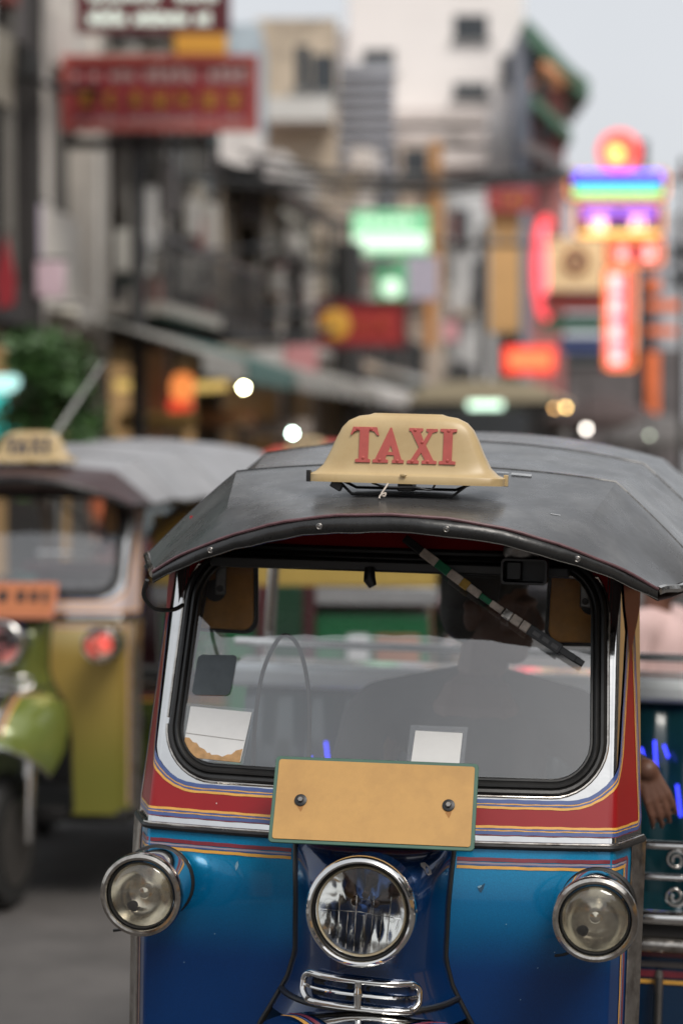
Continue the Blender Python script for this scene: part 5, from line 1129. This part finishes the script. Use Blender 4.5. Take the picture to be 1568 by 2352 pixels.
for k, (px, py, d, m_) in enumerate(((420, 890, 34, lamp('lantern_orange', (1.0, 0.30, 0.08), 0.7)), (415, 935, 34.5, lamp('lantern_red', (1.0, 0.08, 0.04), 0.5)))):
    c = at(px, py, d); root = empty('paper_lantern', c); MB().lathe([(0.05, -0.20), (0.13, -0.16), (0.17, -0.05), (0.17, 0.05), (0.13, 0.16), (0.05, 0.20)], (0, 0, 0), (0, 0, 1), 20, True).build('shade', m_, root); MB().tube([(0, 0, .26), (0, 0, .6)], 0.012, 6).build('cord', M_RUBBER, root)
    tag(root, ('orange lantern glowing under the awnings', 'red lantern hanging just below the orange one')[k], 'lantern')
for k, px in enumerate((290, 330, 370, 470, 500)):
    c = at(px, 885 + 3 * (k % 2), 36 + k * .4); root = empty('shop_lamp', c); MB().span((-0.16, -0.05, -0.07), (0.16, 0.05, 0.07)).build('tube_light', lamp('warm_tube', (1.0, .70, .22), .5), root, bevel=0.02); MB().span((-0.18, -0.06, 0.071), (0.18, 0.06, 0.11)).build('housing', M_FRAME, root, bevel=0.01)
    tag(root, ['leftmost', 'second', 'third', 'fourth', 'rightmost'][k] + ' yellow shop lamp in the row under the awnings', 'lamp', 'row of yellow shop lamps')
TEALN = lamp('teal_lit', (0.03, 0.60, 0.55), 0.5); TEALW = lamp('teal_white_lit', (0.5, 0.9, 0.86), 0.7)
s, w, h = board('lit_sign', (-60, 862, 42, 902), 21, TEALW, 'pale teal lit sign at the left edge', hang=False); s, w, h = board('lit_sign', (-60, 906, 12, 1010), 21.3, TEALN, 'teal lit panel below the pale one at the left edge', hang=False)
s, w, h = board('lit_sign', (10, 960, 46, 1012), 21.6, TEALN, 'small teal lit box beside the shrub', hang=False)
# stall goods
def stall(px0, px1, d, top, m_, label, boxes):
    p0 = at(px0, 1024, d); p1 = at(px1, 1024, d); w = p1.x - p0.x; root = empty('market_stall', ((p0.x + p1.x) / 2, d, 0.14))
    MB().span((-w / 2, 0, 0.75), (w / 2, 0.9, 0.82)).build('counter', mat('stall_wood', C(120, 90, 60), .7), root, bevel=.01); MB().span((-w / 2 + .05, 0.03, 0.0), (w / 2 - .05, 0.06, 0.749)).build('skirt', m_, root, smooth=False)
    for sx in (-1, 1):
        for y in (0.1, .82): MB().tube([(sx * (w / 2 - .06), y, 0), (sx * (w / 2 - .06), y, top)], .025, 8).build('post', M_RAIL, root)
    b = MB(); b.grid([[(-w / 2 - .15, -.35, top - .12), (w / 2 + .15, -.35, top - .12)], [(-w / 2 - .15, .3, top + .1), (w / 2 + .15, .3, top + .1)], [(-w / 2 - .15, 1.1, top - .05), (w / 2 + .15, 1.1, top - .05)]]); o = b.build('canopy', m_, root, smooth=False); o.modifiers.new('t', 'SOLIDIFY').thickness = .03
    tag(root, label, 'stall')
    for k, (fx, hgt, cm) in enumerate(boxes):
        c = MB().span((fx * w - .16, .2, .821), (fx * w + .16, .6, .821 + hgt)).build('goods_crate', cm, root, bevel=.015)
crt = lambda n, c: mat('goods_' + n, C(*c), .6, var=.2)
stall(300, 420, 31, 2.15, crt('ochre', (176, 140, 84)), 'ochre market stall behind the lime tuk-tuk', ((-.3, .5, crt('red', (196, 70, 52))), (0, .62, crt('orange', (204, 130, 60))), (.3, .55, crt('green', (120, 150, 90)))))
stall(440, 560, 33, 2.2, crt('brown', (120, 72, 52)), 'brown market stall under the bright bulb', ((-.3, .6, crt('pale', (196, 196, 160))), (0.05, .5, crt('yellow', (206, 176, 70))), (.33, .55, crt('green', (120, 150, 90)))))
stall(560, 690, 36, 2.1, crt('grey', (130, 120, 112)), 'grey market stall left of the taxi sign', ((-.3, .5, crt('tan', (170, 150, 110))), (0.1, .6, crt('red', (196, 70, 52)))))
# potted shrub
M_LEAF = mat('shrub_leaf', (0.05, 0.115, 0.03), 0.5, var=0.45, vscale=3); c = at(115, 1024, 20); sh = empty('potted_shrub', (c.x, 20, 0.0)); rnd = random.Random(3); b = MB()
clumps = [(rnd.uniform(-.34, .34), rnd.uniform(-.3, .3), rnd.uniform(1.8, 2.75), rnd.uniform(.09, .2)) for k in range(20)]
clumps = [(x * (1.25 - (z - 1.8) * .75), y, z, r) for x, y, z, r in clumps] + [(.30, 0, 2.1, .16), (-.34, 0, 2.0, .15), (.02, .1, 2.78, .10)]
for k in range(3000):
    x_, y_, z_, r_ = rnd.choice(clumps); g = Vector((rnd.gauss(0, 1), rnd.gauss(0, 1), rnd.gauss(0, 1))) * r_ * .62
    p = Vector((x_, y_, z_)) + g; s_ = rnd.uniform(.03, .08)
    a = Vector((rnd.uniform(-1, 1), rnd.uniform(-1, 1), rnd.uniform(-.6, .6))).normalized() * s_; e_ = a.cross(Vector((rnd.uniform(-1, 1), rnd.uniform(-1, 1), rnd.uniform(-1, 1)))).normalized() * s_ * .45
    i = len(b.v); b.v += [tuple(p - a), tuple(p + e_), tuple(p + a), tuple(p - e_)]; b.f.append((i, i + 1, i + 2, i + 3))
f = b.build('foliage', M_LEAF, sh, smooth=False)
for k in range(6): a = k * 1.05; MB().tube([(0, 0, .9), (.05 * cos(a), .05 * sin(a), 1.4), (.2 * cos(a), .2 * sin(a), 2.3)], [.03, .022, .008], 7).build('branch', mat('bark', C(84, 66, 50), .8), sh)
MB().lathe([(.20, 0), (.24, .2), (.28, .75), (.31, .8), (.31, .88), (.25, .88)], (0, 0, 0), (0, 0, 1), 24, True).build('pot', mat('teal_pot', C(50, 90, 86), .5), sh); tag(sh, 'leafy green shrub in a tall pot left of the stalls', 'plant')
# whip aerial
r_ = empty('whip_aerial', at(125, 1003, 13.5)); k_ = 13.5 / FPX; MB().tube([(0, 0, 0), (60 * k_, 0, 90 * k_), (115 * k_, 0, 172 * k_)], [.014, .011, .007], 8).build('rod', mat('pale_rod', C(190, 190, 185), .4), r_); MB().tube([(0, 0, 0), (-.01, 0, -1.95 - at(0, 1003, 13.5).z + 1.95)], .012, 8).build('mount_pole', M_RAIL, r_); tag(r_, 'slanting pale rod rising behind the lime tuk-tuk', 'rod')
# red pennant
c = at(10, 700, 24); r_ = empty('pennant', c); k_ = 24 / FPX; q = MB(); q.prism([(-12 * k_, -10 * k_), (25 * k_, 0), (28 * k_, 60 * k_), (8 * k_, 160 * k_), (-20 * k_, 60 * k_)], lambda p, t: (p[0], t, p[1]), .03); q.build('cloth', mat('red_cloth', C(150, 34, 44), .7, var=.2), r_, smooth=False); MB().tube([(-.05, .05, -.2), (.05, .05, .75)], .015, 8).build('pole', M_RAIL, r_); tag(r_, 'red cloth pennant at the left edge', 'flag')

# ------------------------------------------------------------------ vehicles behind
def car(name, loc, yaw, body, upper, label, S=1.0):
    root = empty(name, loc, (0, 0, yaw)); L, Wd = 4.4, 1.72
    # stations along y (front at 0): y, half width, z low, z belt
    st = [(0.0, .62, .36, .62), (.06, .74, .28, .72), (.25, .83, .24, .82), (.9, .86, .22, .95), (1.15, .86, .26, .9), (2.4, .86, .22, 1.02), (3.5, .86, .22, 1.03), (4.1, .82, .25, 1.0), (4.35, .74, .34, .92), (4.4, .66, .42, .80)]
    def ring(y, w, z0, z1, n=24):
        out = []
        for k in range(n):
            a = 2 * pi * k / n; e = 4; ca, sa = cos(a), sin(a); m = (abs(ca) ** e + abs(sa) ** e) ** (-1 / e); out.append((w * ca * m, y, (z0 + z1) / 2 + (z1 - z0) / 2 * sa * m))
        return out
    MB().grid([ring(*s) for s in st], True, True).build('body', body, root)
    cab = [(1.05, .74, 1.0, .74, 1.0), (1.75, .70, 1.0, .60, 1.50), (2.3, .70, 1.0, .60, 1.55), (3.1, .70, 1.0, .60, 1.52), (3.75, .74, 1.0, .72, 1.06)]
    roofp = MB().grid([[(-.60, 1.72, 1.485), (-.3, 1.70, 1.53), (0, 1.69, 1.54), (.3, 1.70, 1.53), (.60, 1.72, 1.485)], [(-.62, 2.3, 1.53), (-.3, 2.3, 1.585), (0, 2.3, 1.60), (.3, 2.3, 1.585), (.62, 2.3, 1.53)], [(-.60, 3.1, 1.50), (-.3, 3.12, 1.55), (0, 3.13, 1.56), (.3, 3.12, 1.55), (.60, 3.1, 1.50)]]).build('roof', upper, root)
    sd = roofp.modifiers.new('t', 'SOLIDIFY'); sd.thickness = .05
    MB().grid([[(-.72, 1.05, .99), (0, .98, 1.0), (.72, 1.05, .99)], [(-.58, 1.71, 1.475), (0, 1.68, 1.52), (.58, 1.71, 1.475)]]).build('windscreen', mat('car_windscreen', (.10, .12, .13), .08, var=.1, spec=.8), root)
    MB().grid([[(-.72, 3.78, 1.0), (.72, 3.78, 1.0)], [(-.58, 3.12, 1.49), (.58, 3.12, 1.49)]]).build('rear_window', M_WIN, root)
    for s in (-1, 1):
        MB().grid([[(s * .80, 1.1, 1.0), (s * .81, 2.4, 1.0), (s * .80, 3.7, 1.0)], [(s * .62, 1.78, 1.49), (s * .635, 2.4, 1.52), (s * .62, 3.1, 1.49)]]).build('side_window', M_WIN, root)
        MB().tube([(s * .76, 1.05, 1.0), (s * .60, 1.72, 1.49)], .03, 8).build('pillar', upper, root); MB().tube([(s * .76, 3.78, 1.0), (s * .60, 3.1, 1.50)], .035, 8).build('pillar', upper, root)
        MB().ell((s * .62, .10, .68), (.16, .10, .09)).build('headlight', mat('clear_headlight', (.6, .6, .6), .1, .6, var=.1), root)
        m = MB().ell((s * .95, 1.35, 1.05), (.10, .06, .08)).build('wing_mirror', upper, root)
        for y in (.85, 3.5):
            w_ = MB().lathe([(.18, -.09), (.27, -.10), (.31, -.06), (.31, .06), (.27, .10), (.18, .09)], (s * .74, y, .31), (1, 0, 0), 24, True).build('wheel', M_TYRE, root); MB().lathe([(.02, .105), (.18, .1), (.2, .09)], (s * .74, y, .31), (s, 0, 0), 16, True).build('rim', M_STEEL, w_)
    MB().span((-.45, -.02, .50), (.45, .03, .62)).build('grille', M_BLACKMETAL, root, bevel=.01); MB().span((-.78, -.06, .30), (.78, .10, .44)).build('bumper', body, root, bevel=.03)
    sg = MB().span((-.25, 2.2, 1.62), (.25, 2.32, 1.76)).build('taxi_light', M_CREAM, root, bevel=.03)
    tag(root, label, 'car'); return root
M_TAXIY = mat('canopy_yellow', C(200, 168, 88), .5, var=.08); M_TAXIG = mat('body_green', C(24, 104, 62), .3, coat=.6, var=.05)
YELP = dict(REDP); YELP.update(roof=GREEN['roof'], lining=M_TAXIY, tub=M_TAXIG, panel=M_TAXIG, nose=M_TAXIG, fender=M_TAXIG)
tuk4 = build_tuk(YELP, 'tuk_tuk', Vector((0.12, 13.3, 0.0)), radians(180 - 8.5), 0.0, False)
tuk4.matrix_world = tuk4.matrix_world @ Matrix.Diagonal((1, 1, 0.91, 1))
tag(tuk4, 'tuk-tuk with yellow canopy and green tail seen through the blue one', 'tuk-tuk')
MB().span((-.655, 2.285, 1.44), (.655, 2.305, 1.80)).build('rear_flap', M_TAXIY, tuk4, bevel=.004)
MB().span((-.66, 2.262, 1.345), (.66, 2.300, 1.439)).build('tail_strip', mat('pale_strip', C(190, 190, 192), .25, .5, coat=.4, var=.1), tuk4, bevel=.01)
for x_, w_, m_ in ((.13, .035, C(84, 36, 40)), (-.075, .03, C(70, 30, 34)), (.03, .075, C(20, 62, 40)), (-.30, .05, C(190, 190, 192)), (-.48, .10, C(150, 96, 60))):  # the pale grey piece paints in a highlight on the tail
    MB().span((x_ - w_, 2.30, 1.02), (x_ + w_, 2.325, 1.44 if x_ > -.2 else 1.20)).build('tail_board_or_highlight', mat('tail_board_or_highlight_' + str(x_), m_, .5, var=.15), tuk4, bevel=.008)
for sx in (-1, 1): MB().lathe([(.06, 0), (.058, .02), (.02, .03)], (sx * .5, 2.262, .95), (0, 1, 0), 20, True).build('tail_lamp', mat('red_tail_lens', C(150, 20, 20), .2, var=.1), tuk4)
car('parked_car', (1.75, 27.0, 0), radians(-8), mat('dark_car_paint', C(60, 58, 64), .3, coat=.6), mat('dark_car_paint', C(60, 58, 64)), 'dark car right of the bus down the road')
car('parked_car', (-1.9, 24.5, 0), radians(-8), mat('maroon_car_paint', C(96, 34, 40), .3, coat=.6), mat('maroon_car_paint', C(96, 34, 40)), 'maroon car in the lane by the stalls')
# bus
bd = 41; bx = at(1112, 0, bd).x; bus = empty('city_bus', (bx, bd, 0), (0, 0, -U)); BW, BH = 1.32, 3.06
M_BUSB = mat('bus_body_grey', C(104, 98, 90), .5, var=.1); M_BUSC = mat('bus_cream', C(176, 164, 138), .5, var=.08)
b = MB(); b.span((-BW, 0, .45), (BW, 9.5, 1.45)); b.span((-BW, .12, 1.451), (BW, 9.5, 2.75)); b.build('body', M_BUSB, bus, bevel=.06)
b = MB(); rr_ = []
for y, k in ((-.05, .96), (.15, 1.0), (9.5, 1.0)): rr_.append([(x * BW * 1.0, y, 2.72 + (BH - 2.72) * k * (1 - abs(x) ** 4)) for x in [-1 + 2 * i / 16 for i in range(17)]])
b.grid(rr_); b.grid([[(p[0], p[1], p[2]) for p in rr_[0]], [(p[0], p[1], 2.70) for p in rr_[0]]]); b.build('roof', M_BUSC, bus)
ws = MB().span((-BW * .92, .02, 1.5), (BW * .55, .119, 2.55)).build('windscreen', mat('bus_glass', (.05, .055, .06), .1, var=.2), bus, smooth=False); MB().span((BW * .60, .02, 1.4), (BW * .93, .119, 2.6)).build('door', M_DARK, bus, smooth=False)
MB().span((-.28, -.01, 2.585), (.30, .04, 2.80)).build('destination_light', lamp('bus_sign_light', (.70, 1.0, .78), 1.6), bus, bevel=.02)
for s in (-1, 1):
    MB().lathe([(.14, 0), (.13, .04), (.02, .06)], (s * .95, -.005, .85), (0, -1, 0), 20, True).build('headlight', mat('clear_headlight', (.6, .6, .6)), bus)
    for y in (1.8, 7.5): MB().lathe([(.25, -.14), (.45, -.15), (.50, -.08), (.50, .08), (.45, .15), (.25, .14)], (s * 1.12, y, .50), (1, 0, 0), 24, True).build('wheel', M_TYRE, bus)
    MB().tube([(s * 1.3, .1, 2.5), (s * 1.55, -.25, 2.45), (s * 1.55, -.28, 2.2)], .03, 8).build('mirror_arm', M_BLACKMETAL, bus); MB().span((s * 1.55 - .1, -.32, 1.9), (s * 1.55 + .1, -.26, 2.25)).build('mirror', M_BLACKMETAL, bus, bevel=.02)
MB().span((-BW - .02, -.06, .40), (BW + .02, .10, .65)).build('bumper', M_BLACKMETAL, bus, bevel=.03); tag(bus, 'grey city bus with cream roof and lit panel behind the taxi sign', 'bus')
for px, py, d, rp, m_, lb in ((1298, 936, 36, 4, lamp('lamp_amber', (1.0, .62, .22), 16), 'bright amber lamp right of the bus'), (1272, 938, 37, 4, lamp('lamp_amber_dim', (1.0, .55, .2), 7), 'dimmer amber lamp beside the bright amber one'), (1345, 985, 33, 6, lamp('lamp_warm_white', (1.0, .9, .8), 9), 'warm white lamp just above the black canopy'), (1490, 1000, 34, 4, lamp('lamp_faint_green', (.8, .9, .7), 3), 'faint greenish lamp above the canopy at the right')):
    bulb(px, py, d, rp, m_, lb)

# ------------------------------------------------------------------ people
M_SKIN = mat('skin_brown', C(106, 72, 57), .5, var=.12, vscale=12, bump=.03, bscale=120); M_SKIN2 = mat('skin_tan', C(176, 130, 104), .5, var=.12, vscale=12)
M_HAIR = mat('black_hair', (.010, .009, .008), .5, var=.4, vscale=80, bump=.3, bscale=260)
def finish(mb, name, m_, parent, vox=.012, it=6):
    o = mb.build(name, m_, parent); r = o.modifiers.new('remesh', 'REMESH'); r.mode = 'VOXEL'; r.voxel_size = vox; r.use_smooth_shade = True
    s = o.modifiers.new('smooth', 'SMOOTH'); s.factor = .5; s.iterations = it; return o
def head(mb, c, yaw, pitch=0.0, s=1.0):
    """head with face, ears and neck stub around c, looking along -y before the yaw"""
    R = Matrix.Rotation(yaw, 3, 'Z') @ Matrix.Rotation(pitch, 3, 'X'); P = lambda x, y, z: tuple(Vector(c) + R @ Vector((x * s, y * s, z * s)))
    E = lambda x, y, z, a, b_, c_: mb.ell(P(x, y, z), (a * s, b_ * s, c_ * s), R, 18, 12)
    E(0, .012, .03, .076, .094, .090); E(0, -.025, -.035, .062, .072, .080); E(0, -.060, -.085, .036, .034, .026)       # skull, face, chin
    E(0, -.080, .028, .050, .022, .014)                                                                                     # brow
    mb.cap(P(0, -.092, .018), .009 * s, P(0, -.116, -.020), .014 * s); E(0, -.104, -.026, .020, .014, .010)                # nose
    E(0, -.090, -.055, .026, .013, .007); E(0, -.088, -.067, .022, .013, .008)                                             # lips
    for k in (-1, 1):
        E(k * .030, -.080, .010, .013, .010, .009); E(k * .045, -.062, -.022, .022, .024, .020)
        E(k * .078, .018, -.012, .010, .020, .033); E(k * .080, .026, .012, .012, .015, .012)
    return R
def hair(mb, c, R, s=1.0):
    P = lambda x, y, z: tuple(Vector(c) + R @ Vector((x * s, y * s, z * s)))
    mb.ell(P(0, .022, .045), (.083 * s, .098 * s, .088 * s), R, 20, 14); mb.ell(P(0, .050, -.005), (.074 * s, .066 * s, .075 * s), R, 18, 12); mb.ell(P(0, -.045, .085), (.060 * s, .045 * s, .030 * s), R, 14, 10)
def hand(mb, wrist, d, side, palm_n, curl=.5, s=1.0):
    """palm and five bent fingers; d points from wrist to fingers, side towards the thumb"""
    w = Vector(wrist); d = Vector(d).normalized(); t = Vector(side); t = (t - d * t.dot(d)).normalized(); n = Vector(palm_n); n = (n - d * n.dot(d) - t * n.dot(t)).normalized()
    for k in (-1, -.33, .33, 1): mb.cap(w + d * .012 * s + t * k * .016 * s, .015 * s, w + d * .078 * s + t * k * .030 * s, .0105 * s)
    for k, ln in ((1, .072), (.33, .080), (-.33, .074), (-1, .058)):
        p = w + d * .082 * s + t * k * .031 * s; a = 0; dirn = d
        for j, fr in enumerate((.45, .32, .25)):
            a += curl * (.55 + .25 * j); q = p + (d * cos(a) + n * sin(a) + t * k * .05).normalized() * ln * fr * s; mb.cap(p, (.0088 - .0008 * j) * s, q, (.0082 - .001 * j) * s); p = q
    p = w + d * .025 * s + t * .026 * s; q = p + (d * .6 + t * .75 + n * .25).normalized() * .040 * s; mb.cap(p, .013 * s, q, .0105 * s); r = q + (d * .92 + t * .25 + n * .3).normalized() * .034 * s; mb.cap(q, .0102 * s, r, .0085 * s)
# driver, in the coordinates of his tuk-tuk
TM = tuk.matrix_world.copy()
drv = empty('person'); drv.matrix_world = TM @ Matrix.Translation((0, 0, .72)); Q = lambda x, y, z: (x, y, z - .72)
HC = Q(.124, .88, 1.590)
b = MB(); R = head(b, HC, radians(78), radians(4)); b.cap(Q(.10, .90, 1.40), .058, Q(.118, .89, 1.53), .055)
b.cap(Q(.10, .91, .95), .13, Q(.10, .91, 1.33), .14); b.cap(Q(-.08, .90, 1.35), .06, Q(.28, .90, 1.35), .06)
b.cap(Q(-.10, .90, 1.35), .058, Q(-.17, .80, 1.13), .046); b.cap(Q(-.17, .80, 1.13), .044, Q(-.16, .55, 1.17), .030)
b.cap(Q(.30, .90, 1.35), .058, Q(.41, .90, 1.25), .048); b.cap(Q(.41, .90, 1.25), .044, Q(.476, .80, 1.262), .027)
hand(b, Q(.476, .80, 1.262), (.40, -.12, -.88), (-.9, -.25, -.35), (-.15, .97, -.1), .42, .84)
hand(b, Q(-.16, .55, 1.17), (.05, -1, .05), (1, 0, .2), (0, 0, -1), .9, 1.0)
for s_ in (-1, 1): b.cap(Q(.10 + s_ * .10, .90, .80), .09, Q(.05 + s_ * .17, .50, .80), .065); b.cap(Q(.05 + s_ * .17, .50, .80), .060, Q(.05 + s_ * .17, .42, .46), .042); b.cap(Q(.05 + s_ * .17, .43, .44), .038, Q(.05 + s_ * .18, .30, .425), .030)
finish(b, 'body', M_SKIN, drv, .0042, 4)
b = MB(); hair(b, HC, R); finish(b, 'hair', M_HAIR, drv, .009, 3)
b = MB(); b.cap(Q(.10, .91, .84), .155, Q(.10, .91, 1.29), .155); b.cap(Q(-.11, .905, 1.345), .082, Q(.10, .905, 1.40), .075); b.cap(Q(.31, .905, 1.345), .082, Q(.10, .905, 1.40), .075); b.cap(Q(-.13, .90, 1.33), .076, Q(-.18, .80, 1.13), .062); b.cap(Q(.32, .90, 1.33), .076, Q(.405, .90, 1.25), .062); b.cap(Q(.405, .90, 1.25), .058, Q(.44, .86, 1.252), .050); b.cap(Q(-.18, .80, 1.13), .058, Q(-.17, .68, 1.15), .048)
finish(b, 'shirt', mat('dark_shirt', C(40, 40, 46), .8, var=.2, vscale=8, bump=.2, bscale=14), drv, .012, 5)
b = MB(); b.cap(Q(.0, .91, .80), .115, Q(.2, .91, .80), .115)
for s_ in (-1, 1): b.cap(Q(.10 + s_ * .10, .90, .80), .105, Q(.05 + s_ * .17, .50, .80), .082); b.cap(Q(.05 + s_ * .17, .50, .80), .078, Q(.05 + s_ * .17, .43, .52), .06)
finish(b, 'trousers', mat('navy_trousers', C(36, 40, 56), .8, var=.15), drv, .014, 4)
MB().tube([Vector(Q(.458, .818, 1.262)) + Vector((.0, .033 * cos(a), .033 * sin(a))) for a in [2 * pi * k / 20 for k in range(20)]], .007, 8, True).build('wristband', mat('dark_band', (.02, .02, .03), .3), drv)
tag(drv, 'driver in dark shirt sitting behind the windscreen, head turned to the right', 'person')
def person(px, d, h, yaw, shirt, trousers, skin, label, arms='down', z0=0.0, group=None, vox=.018):
    x = at(px, 0, d).x; root = empty('person', (x, d, z0), (0, 0, yaw)); s = h / 1.70; V = lambda x_, y, z: (x_ * s, y * s, z * s)
    b = MB(); R = head(b, V(0, -.01, 1.575), 0, 0, s); b.cap(V(0, .01, 1.38), .055 * s, V(0, 0, 1.50), .052 * s); b.cap(V(0, .01, 1.0), .12 * s, V(0, .01, 1.28), .13 * s)
    for k in (-1, 1):
        b.cap(V(k * .17, .01, 1.36), .055 * s, V(k * .22, .03, 1.10), .042 * s); el = V(k * .22, .03, 1.10)
        wr = V(k * .24, -.02, .86) if arms == 'down' or k < 0 else V(k * .10, -.22, 1.14)
        b.cap(el, .040 * s, wr, .028 * s); dd = Vector(wr) - Vector(el); hand(b, wr, dd, (-k * .3, -1, 0) if arms == 'down' or k < 0 else (0, 0, 1), (-k, 0, 0), .4, s)
        b.cap(V(k * .09, .01, .88), .085 * s, V(k * .10, 0, .48), .058 * s); b.cap(V(k * .10, 0, .48), .055 * s, V(k * .105, .02, .09), .038 * s); b.cap(V(k * .105, .04, .045), .042 * s, V(k * .12, -.13, .035), .034 * s)
    finish(b, 'body', skin, root, vox, 3)
    b = MB(); hair(b, V(0, -.01, 1.575), R, s); finish(b, 'hair', M_HAIR, root, vox, 3)
    b = MB(); b.cap(V(0, .01, .96), .135 * s, V(0, .01, 1.27), .15 * s); b.cap(V(-.12, .01, 1.35), .078 * s, V(.12, .01, 1.35), .078 * s); b.cap(V(-.09, .01, 1.1), .11 * s, V(.09, .01, 1.1), .11 * s)
    for k in (-1, 1): b.cap(V(k * .17, .01, 1.355), .070 * s, V(k * .215, .03, 1.14), .058 * s)
    finish(b, 'shirt', shirt, root, vox, 4)
    b = MB(); b.cap(V(-.06, .01, .92), .115 * s, V(.06, .01, .92), .115 * s)
    for k in (-1, 1): b.cap(V(k * .09, .01, .88), .10 * s, V(k * .10, 0, .48), .075 * s); b.cap(V(k * .10, 0, .48), .072 * s, V(k * .105, .02, .12), .058 * s)
    finish(b, 'trousers', trousers, root, vox, 4)
    tag(root, label, 'person', group); return root
cl_ = lambda n, c: mat('cloth_' + n, C(*c), .8, var=.12, vscale=6, bump=.15, bscale=12)
person(1512, 8.4, 1.66, radians(60), cl_('pink', (206, 176, 172)), cl_('dark', (40, 40, 50)), M_SKIN, 'person in pale pink shirt standing behind the tuk-tuk at the right edge')
for a in ((735, 30, 1.68, .3, cl_('palegrey', (190, 190, 196)), cl_('dark', (40, 40, 50)), 'person in pale grey shirt left of the taxi sign'), (690, 33, 1.62, -.4, cl_('rose', (196, 120, 120)), cl_('brown', (80, 64, 56)), 'person in rose shirt by the grey stall'), (620, 34.5, 1.70, 1.2, cl_('white', (214, 210, 206)), cl_('navy', (40, 44, 66)), 'person in white shirt behind the bright bulb'), (1420, 33, 1.66, .6, cl_('slate', (96, 96, 104)), cl_('dark', (40, 40, 50)), 'person in slate shirt right of the warm white lamp'), (1462, 35, 1.60, -.5, cl_('cream', (210, 196, 176)), cl_('brown', (80, 64, 56)), 'person in cream shirt below the vermilion upright sign'), (250, 26, 1.66, .9, cl_('orange', (196, 104, 66)), cl_('dark', (40, 40, 50)), 'person in orange shirt behind the lime tuk-tuk')):
    person(a[0], a[1], a[2], a[3], a[4], a[5], M_SKIN2, a[6], z0=.14 if a[0] < 760 else 0.0, vox=.03, group='people along the street')
